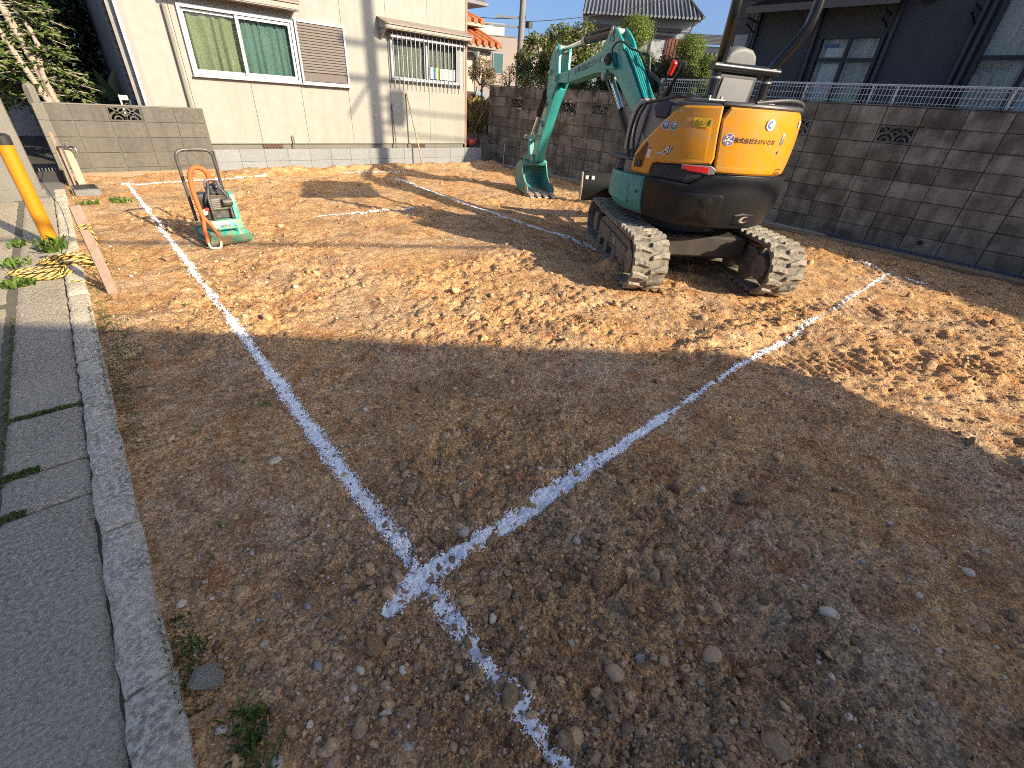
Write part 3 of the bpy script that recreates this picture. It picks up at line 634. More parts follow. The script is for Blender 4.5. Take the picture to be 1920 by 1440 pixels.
m_ = MB(); m_.tube([(0, 0, 0), (0, 0, 1.08), (0, 0, 1.12), (0, 0, 1.135)], [.07, .07, .055, .02], 4); m_.build('shaft', CONC_L, p, bevel=.012)
# new pale low block wall at the foot of the house
wl = thing('block_wall', 'new pale low block wall at the foot of the house', 'wall')
bm_ = block_mesh('block', .386, .1, .186, BLK_N, .003)
for c in range(2):
    for i in range(14):
        obj('block', bm_, wl, (1.92+i*.39, 9.41+random.uniform(-.001, .001), .065+c*.19-.0))
m_ = MB(); m_.box((1.73, 9.366, -.1), (7.18, 9.455, .345)); m_.build('mortar', MORT_N, wl)
m_ = MB(); m_.box((7.185, 9.36, -.1), (7.28, 10.6, .345)); m_.build('return', BLK_N, wl, bevel=.004)
# ------------------------------------------------------------------ cream house
CREAM = mat('cream_siding', (.29, .284, .248), .85, var=((.28, .275, .245), 1.2, .2), var2=((.312, .31, .28), 8, .2), bump=(220, .25, .002), spec=.25, streak=((.245, .235, .20), .5))
CREAMD = mat('cream_joint', (.20, .19, .16), .85)
TAUPE = mat('taupe_metal', (.25, .205, .172), .55, var=((.21, .175, .148), 6, .2))
ALU = mat('white_aluminium', (.42, .44, .46), .35, .3)
PLINTH = mat('plinth_concrete', (.18, .17, .14), .92, var=((.145, .135, .115), 4, .2), bump=(90, .4, .004), streak=((.16, .145, .12), .5))
DARKIN = mat('dark_interior', (.03, .03, .032), .9)
GLASS = glassmat('window_glass', (.93, .96, .95), .03)
h = thing('house', 'cream two-storey house with sliding window and barred window', 'house')
Y0 = 9.45
def wall_panel(name, x0, x1, z0, z1, holes, mt, y=Y0, t=.02, rev=.09):
    xs = sorted({x0, x1} | {v for q in holes for v in q[:2] if x0 < v < x1}); zs = sorted({z0, z1} | {v for q in holes for v in q[2:] if z0 < v < z1})
    b = MB()
    for i in range(len(xs)-1):
        for j in range(len(zs)-1):
            cx_, cz_ = (xs[i]+xs[i+1])/2, (zs[j]+zs[j+1])/2
            if any(q[0] < cx_ < q[1] and q[2] < cz_ < q[3] for q in holes): continue
            b.add([(xs[i], y, zs[j]), (xs[i+1], y, zs[j]), (xs[i+1], y, zs[j+1]), (xs[i], y, zs[j+1])], [(0, 1, 2, 3)])
    for a, c in ((x0, x0), (x1, x1)): b.add([(a, y, z0), (a, y+t, z0), (a, y+t, z1), (a, y, z1)], [(0, 1, 2, 3)])
    b.add([(x0, y, z0), (x1, y, z0), (x1, y+t, z0), (x0, y+t, z0)], [(0, 1, 2, 3)])
    return b.build(name, mt, h)
holes = [(1.79, 3.32, 1.40, 2.17), (5.14, 6.68, 1.55, 2.20)]
seams = [1.66, 2.54, 3.34, 4.20, 5.06, 5.95, 6.86]
for i in range(6): wall_panel('siding_panel', seams[i]+.003, seams[i+1]-.003, .44, 5.6, holes, CREAM)
# backing behind the seams and round the openings
for q in holes:
    b = MB(); x0, x1, z0, z1 = q
    b.add([(x0, Y0, z0), (x1, Y0, z0), (x1, Y0+.09, z0), (x0, Y0+.09, z0)], [(0, 1, 2, 3)]); b.add([(x0, Y0, z1), (x1, Y0, z1), (x1, Y0+.09, z1), (x0, Y0+.09, z1)], [(0, 1, 2, 3)])
    b.add([(x0, Y0, z0), (x0, Y0, z1), (x0, Y0+.09, z1), (x0, Y0+.09, z0)], [(0, 1, 2, 3)]); b.add([(x1, Y0, z0), (x1, Y0, z1), (x1, Y0+.09, z1), (x1, Y0+.09, z0)], [(0, 1, 2, 3)])
    b.build('reveal', CREAMD, h)
b = MB()
for s in seams[1:-1]:
    for z0, z1 in ((.44, 1.36), (2.25, 5.6)) if 1.7 < s < 3.4 else ((.44, 5.6),):
        b.add([(s-.01, Y0+.012, z0), (s+.01, Y0+.012, z0), (s+.01, Y0+.012, z1), (s-.01, Y0+.012, z1)], [(0, 1, 2, 3)])
b.build('joint_strip', CREAMD, h)
b = MB(); b.box((1.64, Y0+.45, -.1), (6.85, 17, 5.6)); b.build('inner_wall', DARKIN, h)
b = MB(); b.box((6.835, Y0+.021, .44), (6.86, 17, 5.6)); b.build('side_wall', CREAM, h)
b = MB(); b.box((1.62, Y0, .44), (1.657, Y0+.5, 5.6)); b.build('corner_trim', CREAM, h)
b = MB(); b.box((1.65, Y0+.03, -.1), (6.83, Y0+.12, .432)); b.build('plinth', PLINTH, h)
b = MB(); b.box((1.655, Y0-.008, .428), (6.862, Y0+.0, .446)); b.build('drip_flashing', CREAM, h)
# recessed part on the left with corner trim, drain pipe and louvred side
b = MB(); b.box((1.13, 9.47, .4), (1.62, 9.55, 5.6)); b.build('recessed_panel', CREAM, h)
b = MB(); b.box((1.14, 9.48, -.1), (1.62, 9.549, .399)); b.build('plinth', PLINTH, h)
b = MB(); b.box((1.065, 9.455, 0), (1.128, 9.55, 5.6)); b.build('corner_post', mat('mauve_trim', (.28, .23, .205), .6), h)
b = MB(); b.box((1.025, 9.445, 0), (1.062, 9.55, 5.6)); b.build('corner_trim', ALU, h)
b = MB(); b.tube([(1.60, Y0-.03, .5), (1.60, Y0-.03, 2.18)], .024, 10); b.build('drain_pipe', CREAMD, h, smooth=50)
LOUV = mat('louvre_grey', (.22, .215, .21), .6, var=((.16, .155, .15), 8, .2))
b = MB(); b.box((1.03, 9.56, 0), (1.052, 13.4, 5.6)); b.build('side_wall', DARKIN, h)
for i in range(20):
    b = MB(); b.box((-.03, -.27, -.012), (.03, .27, .012)); o = b.build('louvre_slat', LOUV, h, loc=(.99, 9.87, .45+i*.105)); o.rotation_euler = (0, R(35), 0)
for y in (9.58, 10.16): b = MB(); b.box((.95, y-.02, .3), (1.025, y+.02, 2.7)); b.build('louvre_frame', LOUV, h)
b = MB(); b.box((.95, 10.2, .2), (1.025, 12.6, 2.75)); b.build('shutter_box', mat('shutter_grey', (.16, .17, .18), .6), h)
b = MB(); b.box((.72, 10.0, 2.75), (1.06, 13.0, 2.86)); b.build('eave_board', LOUV, h)
b = MB(); b.box((.6, 8.95, 5.6), (7.3, 17.4, 5.72)); b.build('eaves', TAUPE, h)
b = MB(); b.add([(.6, 8.95, 5.72), (7.3, 8.95, 5.72), (7.3, 13.2, 7.3), (.6, 13.2, 7.3), (.6, 17.4, 5.72), (7.3, 17.4, 5.72)], [(0, 1, 2, 3), (3, 2, 5, 4), (0, 3, 4), (1, 5, 2)]); b.build('roof', TAUPE, h)
# vents
VENT = mat('vent_brown', (.16, .085, .06), .7)
for x0, x1 in ((2.53, 2.87), (5.49, 5.82)):
    v = MB(); v.box((x0, Y0+.022, .352), (x1, Y0+.0295, .425)); vo = v.build('vent', DARKIN, h)
    v = MB()
    n = 14
    for i in range(n): v.bar((x0+(x1-x0)*i/n, Y0+.016, .353), (x0+(x1-x0)*min(n, i+1.6)/n, Y0+.016, .424), .006, .006); v.bar((x0+(x1-x0)*min(n, i+1.6)/n, Y0+.014, .353), (x0+(x1-x0)*i/n, Y0+.014, .424), .006, .006)
    v.build('grille', VENT, vo)
def frame(b, x0, x1, z0, z1, y0, y1, w_):
    b.box((x0, y0, z0), (x1, y1, z0+w_)); b.box((x0, y0, z1-w_), (x1, y1, z1)); b.box((x0, y0, z0+w_), (x0+w_, y1, z1-w_)); b.box((x1-w_, y0, z0+w_), (x1, y1, z1-w_)); return b
def curtain(x0, x1, z0, z1, y, mt, parent, waves=9, amp=.018, n=90, seed=0):
    xs = np.linspace(x0, x1, n); zs = np.linspace(z0, z1, 14); XX, ZZ = np.meshgrid(xs, zs)
    ph = (XX-x0)/(x1-x0)*waves*2*np.pi; YY = y+amp*np.sin(ph+1.2*np.sin(ph*.37+seed)+.4*(ZZ-z0))*(.5+.5*(z1-ZZ)/(z1-z0)+.3)+.4*amp*pn(XX*7+seed, ZZ*3, 51)
    ix = np.arange(XX.size).reshape(XX.shape); F = np.stack([ix[:-1, :-1], ix[:-1, 1:], ix[1:, 1:], ix[1:, :-1]], -1).reshape(-1, 4)
    return obj('curtain', mesh_np('curtain', np.stack([XX.ravel(), YY.ravel(), ZZ.ravel()], -1), F, [mt], smooth=True), parent)
GRN1 = mat('curtain_lime', (.20, .225, .14), .9, var=((.165, .19, .115), 3, .2)); GRN2 = mat('curtain_teal', (.10, .175, .155), .9, var=((.08, .15, .13), 3, .2))
wd = frame(MB(), 1.75, 3.36, 1.355, 2.215, Y0-.045, Y0+.03, .045).build('window', ALU, h, bevel=.003)
frame(MB(), 1.798, 2.56, 1.402, 2.165, Y0+.012, Y0+.038, .035).build('sash', ALU, wd, bevel=.002)
frame(MB(), 2.50, 3.312, 1.402, 2.165, Y0-.022, Y0+.008, .038).build('sash', ALU, wd, bevel=.002)
b = MB(); b.box((1.83, Y0+.024, 1.437), (2.53, Y0+.027, 2.13)); b.build('pane', GLASS, wd); b = MB(); b.box((2.538, Y0-.008, 1.44), (3.274, Y0-.005, 2.127)); b.build('pane', GLASS, wd)
curtain(1.80, 2.56, 1.40, 2.17, Y0+.075, GRN1, wd, 5, .022); curtain(2.55, 3.31, 1.40, 2.17, Y0+.078, GRN2, wd, 6, .014, seed=2)
b = MB(); b.box((1.74, Y0-.075, 1.335), (3.37, Y0-.001, 1.354)); b.build('sill', ALU, wd, bevel=.003)
# shutter case with louvres
SLAT = mat('shutter_slat', (.12, .095, .083), .6, var=((.10, .08, .07), 10, .2), objrand=.06)
sc_ = frame(MB(), 3.375, 4.225, 1.355, 2.235, Y0-.06, Y0+.0, .035).build('shutter_case', ALU, h, bevel=.003)
b = MB(); b.box((3.40, Y0-.02, 1.38), (4.20, Y0-.002, 2.21)); b.build('back_plate', SLAT, sc_)
for i in range(17):
    b = MB(); b.box((-.387, -.010, -.020), (.387, .012, .016)); o = b.build('slat', SLAT, sc_, bevel=.003, loc=(3.80, Y0-.036, 1.545+i*.0395)); o.rotation_euler = (R(-22), 0, 0)
b = MB(); b.box((3.413, Y0-.042, 1.395), (4.187, Y0-.021, 1.52)); b.build('slat', SLAT, sc_, bevel=.004)
b = MB(); b.box((3.36, Y0-.09, 1.335), (4.235, Y0-.001, 1.354)); b.build('sill', ALU, sc_, bevel=.003)
# canopies
def canopy(x0, x1, zf0, zf1, zb, dep):
    c = MB(); c.prism([(Y0-dep, zf0), (Y0-dep, zf1), (Y0-.001, zb), (Y0-.001, zf0-.0)], lambda y, z: (x0, y, z), lambda y, z: (x1, y, z)); o = c.build('canopy', CREAM, h, bevel=.004)
    c = MB(); c.prism([(Y0-dep-.02, zf1+.002), (Y0-dep-.02, zf1+.022), (Y0-.001, zb+.024), (Y0-.001, zb+.002)], lambda y, z: (x0-.02, y, z), lambda y, z: (x1+.02, y, z)); c.build('canopy_cover', TAUPE, o)
    c = MB(); c.box((x0, Y0-dep+.01, zf0-.012), (x1, Y0-.001, zf0-.002)); c.build('soffit', TAUPE, o); return o
canopy(4.90, 6.82, 2.30, 2.35, 2.44, .28); canopy(1.62, 3.42, 2.33, 2.40, 2.50, .28)
for x in (4.93, 6.79):
    b = MB(); b.prism([(Y0-.26, 2.288), (Y0-.002, 2.288), (Y0-.002, 2.12)], lambda y, z: (x-.012, y, z), lambda y, z: (x+.012, y, z)); b.build('canopy_bracket', CREAM, h)
# barred window
wd = frame(MB(), 5.10, 6.72, 1.51, 2.24, Y0-.04, Y0+.03, .04).build('window', ALU, h, bevel=.003)
frame(MB(), 5.142, 5.93, 1.552, 2.198, Y0+.01, Y0+.035, .03).build('sash', ALU, wd); frame(MB(), 5.89, 6.678, 1.552, 2.198, Y0-.02, Y0+.006, .03).build('sash', ALU, wd)
b = MB(); b.box((5.17, Y0+.022, 1.58), (5.9, Y0+.025, 2.17)); b.build('pane', GLASS, wd); b = MB(); b.box((5.92, Y0-.008, 1.58), (6.65, Y0-.005, 2.17)); b.build('pane', GLASS, wd)
GREYC = mat('curtain_grey', (.22, .22, .19), .9, var=((.16, .16, .14), 6, .2)); curtain(5.15, 5.92, 1.55, 2.2, Y0+.08, GREYC, wd, 12, .012); curtain(5.92, 6.67, 1.55, 2.2, Y0+.085, GREYC, wd, 12, .012, seed=3)
PAPER = [mat('paper_white', (.75, .75, .72), .8), mat('paper_blue', (.12, .32, .6), .8), mat('paper_yellow', (.75, .6, .2), .8)]
for x0, x1, z1, k in ((6.0, 6.08, 1.80, 0), (6.085, 6.14, 1.79, 1), (6.145, 6.22, 1.80, 2), (6.24, 6.62, 1.79, 0)):
    b = MB(); b.box((x0, Y0+.03, 1.60), (x1, Y0+.04, z1)); b.build('paper', PAPER[k], wd)
for z in (1.545, 2.20):
    b = MB(); b.box((5.08, Y0-.125, z-.018), (6.76, Y0-.10, z+.018)); b.build('grille_rail', ALU, wd, bevel=.003)
    for x in (5.10, 6.74): b = MB(); b.box((x-.015, Y0-.10, z-.015), (x+.015, Y0-.041, z+.015)); b.build('grille_bracket', ALU, wd)
for i in range(18):
    x = 5.11+i*(1.62/17); b = MB(); b.cyl((0, 0, 1.44), (0, 0, 2.275), .0085, 8); b.build('grille_bar', ALU, wd, smooth=50, loc=(x, Y0-.134, 0))
# corner drain pipe
PIPE_B = mat('brown_pipe', (.34, .20, .15), .55, var=((.28, .17, .13), 10, .2))
b = MB(); b.tube([(6.895, Y0+.03, .1), (6.895, Y0+.03, 5.6)], .03, 12); b.build('drain_pipe', PIPE_B, h, smooth=50)
b = MB(); b.tube([(3.05, Y0-.06, .345), (3.052, Y0-.06, .45), (3.045, Y0-.05, .56)], .012, 8); tag(b.build('pipe_stub', GREYPL, smooth=50), 'short grey pipe stub rising before the house plinth', 'pipe')
b = MB(); b.tube([(1.74, 9.33, 0), (1.735, 9.33, .33)], .011, 8); tag(b.build('pipe_stub', GREYPL, smooth=50), 'dark thin rod at the joint of the two low walls', 'pipe')
# leaning poles
b = MB(); b.tube([(5.07, 9.37, .35), (5.06, 9.43, 1.12)], .012, 8); tag(b.build('iron_bar', mat('iron_bar', (.16, .15, .14), .6, .4), smooth=50), 'dark grey iron bar leaning on the cream wall', 'bar')
b = MB(); b.tube([(5.52, 9.10, .03), (5.40, 9.42, 1.32)], .015, 10); tag(b.build('wooden_pole', mat('pole_wood', (.45, .33, .22), .75, var=((.36, .26, .17), 15, .2)), smooth=50), 'tall thin wooden pole leaning on the cream wall', 'pole')
# red and black blower on the low wall
p = thing('engine_blower', 'small red and black engine unit on the pale low wall', 'engine', (7.10, 9.50, .345))
RED = mat('red_plastic', (.34, .04, .03), .45); b = MB(); b.tube([(-.11, 0, .10), (-.06, 0, .10), (.02, 0, .11), (.08, 0, .10)], [.05, .085, .09, .06], 14); b.build('shroud', RED, p, smooth=40)
b = MB(); b.box((-.11, -.07, 0), (.11, .09, .05)); b.box((.03, -.06, .05), (.12, .07, .15)); b.build('base', BLACKP, p, bevel=.01)
b = MB(); b.tube(bezier([(-.08, 0, .15), (-.05, 0, .22), (.05, 0, .22), (.09, 0, .15)], 5), .012, 8); b.build('handle', BLACKP, p, smooth=50)
b = MB(); b.box((6.94, 9.56, .35), (6.99, 9.60, 1.25)); b.box((6.94, 9.56, .50), (7.3, 9.60, .53)); tag(b.build('meter_board', mat('meter_grey', (.13, .16, .18), .6)), 'narrow blue-grey panel between house corner and gap', 'panel')
b = MB(); b.tube([(7.66, 9.0, -.02), (7.80, 9.12, .46)], .012, 8); tag(b.build('iron_bar', GALV, smooth=50), 'pale metal rod leaning on the far end of the dark wall', 'bar')

# ------------------------------------------------------------------ dark house on the right
DK = mat('charcoal_render', (.074, .079, .088), .85, var=((.062, .066, .074), 1.5, .2), bump=(260, .5, .004), spec=.3, streak=((.10, .104, .112), .4))
DKS = mat('charcoal_siding', (.075, .075, .082), .75, bump=(160, .3, .003), objrand=.06)
BLKF = mat('black_frame', (.010, .010, .011), .4)
DGLASS = glassmat('dim_glass', (.9, .92, .92), .01, 1.28)
h = thing('house', 'charcoal house with black window frames behind the mesh fence', 'house')
X0 = 9.5
def wcell(name, y0, y1, z0, z1, holes, mt):
    ys_ = sorted({y0, y1} | {v for q in holes for v in q[:2] if y0 < v < y1}); zs_ = sorted({z0, z1} | {v for q in holes for v in q[2:] if z0 < v < z1}); b = MB()
    for i in range(len(ys_)-1):
        for j in range(len(zs_)-1):
            a, c = (ys_[i]+ys_[i+1])/2, (zs_[j]+zs_[j+1])/2
            if any(q[0] < a < q[1] and q[2] < c < q[3] for q in holes): continue
            b.add([(X0, ys_[i], zs_[j]), (X0, ys_[i+1], zs_[j]), (X0, ys_[i+1], zs_[j+1]), (X0, ys_[i], zs_[j+1])], [(0, 1, 2, 3)])
    return b.build(name, mt, h)
dh = [(2.64, 3.53, .9, 2.52), (-.5, 1.50, .4, 3.0)]
wcell('wall', -7.5, 4.62, -.1, 3.7, dh, DK)
b = MB(); b.box((9.62, -7.4, -.1), (14, 5.10, 3.7)); b.build('inner_wall', DARKIN, h)
b = MB(); b.box((9.502, 5.11, -.1), (14, 5.14, 3.7)); b.build('wall', DKS, h)
nb = 26
for i in range(nb):
    b = MB(); z0 = .55+i*.118; b.prism([(X0-.014, z0), (X0-.002, z0+.116), (X0+.05, z0+.116), (X0+.05, z0)], lambda x, z: (x, 4.64, z), lambda x, z: (x, 5.15, z)); b.build('siding_board', DKS, h)
b = MB(); b.add([(8.95, -8, 3.7), (8.95, 5.5, 3.7), (11.7, 5.5, 4.6), (11.7, -8, 4.6), (14.4, -8, 3.7), (14.4, 5.5, 3.7)], [(0, 1, 2, 3), (3, 2, 5, 4), (1, 5, 2), (0, 3, 4), (0, 4, 5, 1)]); b.build('roof', DK, h)
# pent roof above the windows
b = MB(); b.prism([(9.08, 2.80), (9.08, 2.87), (9.49, 3.02), (9.49, 2.90)], lambda x, z: (x, 2.55, z), lambda x, z: (x, 4.66, z)); b.build('canopy', mat('canopy_black', (.03, .028, .026), .5), h)
b = MB(); b.box((9.06, 2.53, 2.79), (9.079, 4.68, 2.88)); b.build('fascia', mat('fascia_grey', (.085, .08, .072), .5), h)
def yframe(b, y0, y1, z0, z1, x0, x1, w_):
    b.box((x0, y0, z0), (x1, y1, z0+w_)); b.box((x0, y0, z1-w_), (x1, y1, z1)); b.box((x0, y0, z0+w_), (x1, y0+w_, z1-w_)); b.box((x0, y1-w_, z0+w_), (x1, y1, z1-w_)); return b
SHEER = mat('sheer_curtain', (.74, .69, .60), .9, var=((.62, .58, .5), 5, .2)); NOTE = mat('paper_note', (.85, .83, .80), .8); NOTEB = mat('note_blue', (.10, .12, .30), .8)
def ycurtain(y0, y1, z0, z1, x, mt, parent, waves, amp, seed=0):
    ys_ = np.linspace(y0, y1, 110); zs_ = np.linspace(z0, z1, 10); YY, ZZ = np.meshgrid(ys_, zs_); ph = (YY-y0)/(y1-y0)*waves*2*np.pi
    XX = x+amp*np.sin(ph+1.1*np.sin(ph*.31+seed))+.5*amp*pn(YY*6, ZZ*2+seed, 52); ix = np.arange(XX.size).reshape(XX.shape); F = np.stack([ix[:-1, :-1], ix[:-1, 1:], ix[1:, 1:], ix[1:, :-1]], -1).reshape(-1, 4)
    return obj('curtain', mesh_np('curtain', np.stack([XX.ravel(), YY.ravel(), ZZ.ravel()], -1), F, [mt], smooth=True), parent)
def dwin(y0, y1, z0, z1, zm, splits):
    w_ = yframe(MB(), y0, y1, z0, z1, X0-.05, X0+.05, .05).build('window', BLKF, h)
    ed = [y0+.05]+splits+[y1-.05]
    for s in splits: b = MB(); b.box((X0-.03, s-.025, z0+.05), (X0+.03, s+.025, z1-.05)); b.build('mullion', BLKF, w_)
    for i in range(len(ed)-1):
        a = ed[i]+(.025 if i else 0); c = ed[i+1]-(.025 if i < len(ed)-2 else 0)
        b = MB(); b.box((X0-.025, a, zm-.025), (X0+.025, c, zm+.025)); b.build('transom', BLKF, w_)
        for q0, q1 in ((z0+.05, zm-.025), (zm+.025, z1-.05)): b = MB(); b.box((X0-.004, a, q0), (X0+.001, c, q1)); b.build('pane', DGLASS, w_)
    return w_
w_ = dwin(2.64, 3.53, .9, 2.52, 2.20, [3.09]); ycurtain(2.66, 3.51, .92, 2.50, X0+.09, SHEER, w_, 9, .014)
b = MB(); b.box((X0+.055, 3.12, 1.0), (X0+.06, 3.40, 2.16)); b.build('paper', NOTE, w_); b = MB(); b.box((X0+.055, 3.14, 2.24), (X0+.06, 3.40, 2.36)); b.build('paper', NOTE, w_); b = MB(); b.box((X0+.05, 3.24, 2.37), (X0+.054, 3.44, 2.41)); b.build('paper', NOTEB, w_)
w_ = dwin(-.5, 1.50, .4, 3.0, 2.22, [.95]); ycurtain(-.45, 1.45, .42, 2.98, X0+.09, SHEER, w_, 14, .02, 2)
b = MB(); b.box((X0+.055, .30, .45), (X0+.06, .86, 2.10)); b.build('paper', NOTE, w_)
for y in (4.60, 3.62, 2.58, 1.57, 1.66):
    b = MB(); b.box((X0-.06, y-.03, .3), (X0-.004, y+.03, 3.3)); b.build('shutter_rail', BLKF, h, bevel=.004)
    b = MB(); b.box((X0-.064, y-.008, .3), (X0-.0605, y+.004, 3.3)); b.build('rail_edge', mat('rail_grey', (.09, .09, .085), .4) if y == 4.60 else bpy.data.materials['rail_grey'], h)
for y in (4.62, 3.67, 2.66, 1.68):       # drying-pole hooks
    b = MB(); y2 = y+.20; b.bar((X0-.07, y, 2.72), (X0-.30, y+.05, 2.76), .018); b.bar((X0-.07, y, 2.58), (X0-.30, y+.05, 2.68), .018); b.bar((X0-.30, y+.05, 2.67), (X0-.30, y+.05, 2.80), .018)
    for t in (.33, .66): b.bar((X0-.07-.23*t, y+.05*t, 2.585+.1*t), (X0-.07-.23*t, y+.05*t, 2.725+.04*t), .014)
    b.build('pole_hook', BLKF, h)
b = MB(); b.box((X0-.16, 4.66, 2.30), (X0-.02, 4.88, 2.55)); b.box((X0-.164, 4.71, 2.485), (X0-.1605, 4.83, 2.50)); mo = b.build('meter_box', mat('meter_box_grey', (.30, .30, .31), .5), h, bevel=.01)
b = MB(); b.tube(bezier([(X0-.06, 4.63, 2.95), (X0-.07, 4.63, 2.6), (X0-.07, 4.66, 2.3), (X0-.08, 4.7, 2.0)], 6), .016, 8); b.build('cable', mat('cable_grey', (.2, .2, .2), .6), h, smooth=50)
b = MB(); b.tube([(X0-.10, 2.30, 2.92), (X0-.004, 2.30, 2.96)], [.10, .12], 14); b.build('vent_hood', BLKF, h, smooth=40)
# ------------------------------------------------------------------ foliage
def leaves(P, Nn, size, rg, fold=.25, asp=.45):
    """one folded diamond leaf per point"""
    n = len(P); d = rg.normal(size=(n, 3)); d -= Nn*np.sum(d*Nn, 1, keepdims=True)*.75; d /= np.linalg.norm(d, axis=1, keepdims=True)+1e-9
    w = np.cross(d, Nn); w /= np.linalg.norm(w, axis=1, keepdims=True)+1e-9; s = size*rg.uniform(.6, 1.35, n)[:, None]
    up = np.cross(w, d)
    V = np.stack([P, P+d*s*.5+w*s*asp*.5+up*s*fold*.3, P+d*s, P+d*s*.5-w*s*asp*.5+up*s*fold*.3], 1).reshape(-1, 3)
    i = np.arange(n)[:, None]*4; return V, np.concatenate([i, i+1, i+2, i+3], 1)
def crown(clumps, per, size, rg, shell=.55, up=.5, asp=.45):
    """clumps: (x,y,z,rx,ry,rz)"""
    Vs = []; Fs = []; o_ = 0
    for (x, y, z, a, b, c) in clumps:
        n = int(per*max(a, b, c)**1.6*12)+8; q = rg.normal(size=(n, 3)); q /= np.linalg.norm(q, axis=1, keepdims=True); r = (shell+(1-shell)*rg.uniform(0, 1, (n, 1)))**.7
        r *= 1+.18*rg.normal(size=(n, 1)); P = q*r*np.array([a, b, c])+np.array([x, y, z]); N_ = q+np.array([0, 0, up])+.5*rg.normal(size=(n, 3)); N_ /= np.linalg.norm(N_, axis=1, keepdims=True)
        V, F = leaves(P, N_, size, rg, asp=asp); Vs.append(V); Fs.append(F+o_); o_ += len(V)
    return np.concatenate(Vs), np.concatenate(Fs)
def blob(cx, cy, cz, rx, ry, rz, n, rg, cr=(.25, .45)):
    out = []
    for _ in range(n):
        q = rg.normal(size=3); q /= np.linalg.norm(q); q *= rg.uniform(.45, 1)**.5; k = rg.uniform(*cr); out.append((cx+q[0]*rx, cy+q[1]*ry, cz+q[2]*rz, k*rx, k*ry, k*rz*.85))
    return out
BARK = mat('bark', (.30, .24, .185), .9, var=((.18, .14, .105), 14, .18), var2=((.40, .34, .27), 40, .2), bump=(60, .8, .008))
BARKD = mat('dark_bark', (.10, .08, .06), .9, bump=(50, .7, .008))
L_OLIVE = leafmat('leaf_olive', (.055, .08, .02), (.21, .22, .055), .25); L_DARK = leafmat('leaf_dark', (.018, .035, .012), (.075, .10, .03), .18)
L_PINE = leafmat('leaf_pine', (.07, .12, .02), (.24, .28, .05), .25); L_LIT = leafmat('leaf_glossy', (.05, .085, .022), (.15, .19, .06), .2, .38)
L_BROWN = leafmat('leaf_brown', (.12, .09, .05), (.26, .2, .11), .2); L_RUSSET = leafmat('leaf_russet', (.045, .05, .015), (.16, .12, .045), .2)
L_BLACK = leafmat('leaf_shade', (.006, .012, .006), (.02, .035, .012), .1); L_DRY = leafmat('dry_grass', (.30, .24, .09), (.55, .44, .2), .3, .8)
def tree(name, label, cat, base, clumps, leafm, per, size, trunks, seed, barkm=BARKD, group=None, up=.5, asp=.45, shell=.55):
    t = thing(name, label, cat, base, 0, group); rg_ = np.random.default_rng(seed)
    V, F = crown([(x-base[0], y-base[1], z-base[2], a, b, c) for x, y, z, a, b, c in clumps], per, size, rg_, shell, up, asp); obj('crown', mesh_np('crown', V, F, [leafm]), t)
    b = MB()
    for P, r0, r1 in trunks:
        Q = bezier([Vector(q)-Vector(base) for q in P], 5); n = len(Q); b.tube(Q, [r0+(r1-r0)*i/(n-1) for i in range(n)], 8)
    b.build('trunk', barkm, t, smooth=60); return t
rg = np.random.default_rng(21)
# olive-green tree behind the far wall
cl = blob(11.55, 11.0, 2.45, .95, .95, .75, 34, rg)+blob(10.95, 11.6, 2.55, .35, .35, .5, 8, rg, (.3, .5))+blob(12.1, 10.5, 2.2, .6, .6, .7, 14, rg)
tree('broadleaf_tree', 'olive-green bushy tree behind the wall left of the tiled house', 'tree', (11.5, 11.05, 0), cl, L_OLIVE, 190, .085,
     [([(11.5, 11.05, 0), (11.52, 11.0, 1.2), (11.5, 11.05, 2.3)], .09, .03), ([(11.5, 11.05, 1.1), (11.2, 11.35, 1.8), (10.95, 11.6, 2.7)], .05, .012), ([(11.5, 11.05, 1.3), (11.9, 10.7, 1.9), (12.2, 10.5, 2.6)], .05, .012)], 1)
cl = blob(10.75, 11.75, 1.85, .35, .35, .3, 9, rg, (.3, .5))+blob(10.6, 12.0, 2.35, .25, .25, .35, 6, rg, (.3, .5))
tree('broadleaf_tree', 'loose thin-leaved tree beside the utility pole behind the wall', 'tree', (10.7, 11.85, 0), cl, L_LIT, 170, .09, [([(10.7, 11.85, 0), (10.72, 11.8, 1.0), (10.68, 11.9, 2.4)], .035, .008)], 2)
# dark mixed shrubs in the middle
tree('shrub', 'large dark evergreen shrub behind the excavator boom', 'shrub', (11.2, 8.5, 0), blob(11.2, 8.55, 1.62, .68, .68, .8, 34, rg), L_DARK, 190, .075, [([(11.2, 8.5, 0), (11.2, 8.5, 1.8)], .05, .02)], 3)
tree('shrub', 'russet and green shrub beneath the tiled house windows', 'shrub', (11.75, 7.65, 0), blob(11.75, 7.65, 1.66, .65, .65, .8, 32, rg), L_RUSSET, 190, .07, [([(11.75, 7.65, 0), (11.75, 7.65, 1.8)], .05, .02)], 4)
tree('shrub', 'dark shrub beside the mesh fence behind the levers', 'shrub', (10.9, 6.9, 0), blob(10.95, 6.95, 1.42, .6, .6, .6, 26, rg), L_DARK, 190, .07, [([(10.9, 6.9, 0), (10.9, 6.9, 1.5)], .05, .02)], 5)
tree('shrub', 'low green shrub seen under the boom above the wall', 'shrub', (9.7, 8.75, 0), blob(9.75, 8.75, 1.55, .5, .5, .45, 16, rg, (.3, .5)), L_LIT, 190, .07, [([(9.7, 8.75, 0), (9.7, 8.75, 1.5)], .04, .02)], 6)
tree('shrub', 'mid-green shrub filling the gap between boom and levers', 'shrub', (9.9, 7.15, 0), blob(9.9, 7.15, 1.55, .5, .5, .55, 18, rg), L_DARK, 190, .07, [([(9.9, 7.15, 0), (9.9, 7.15, 1.5)], .04, .02)], 23)
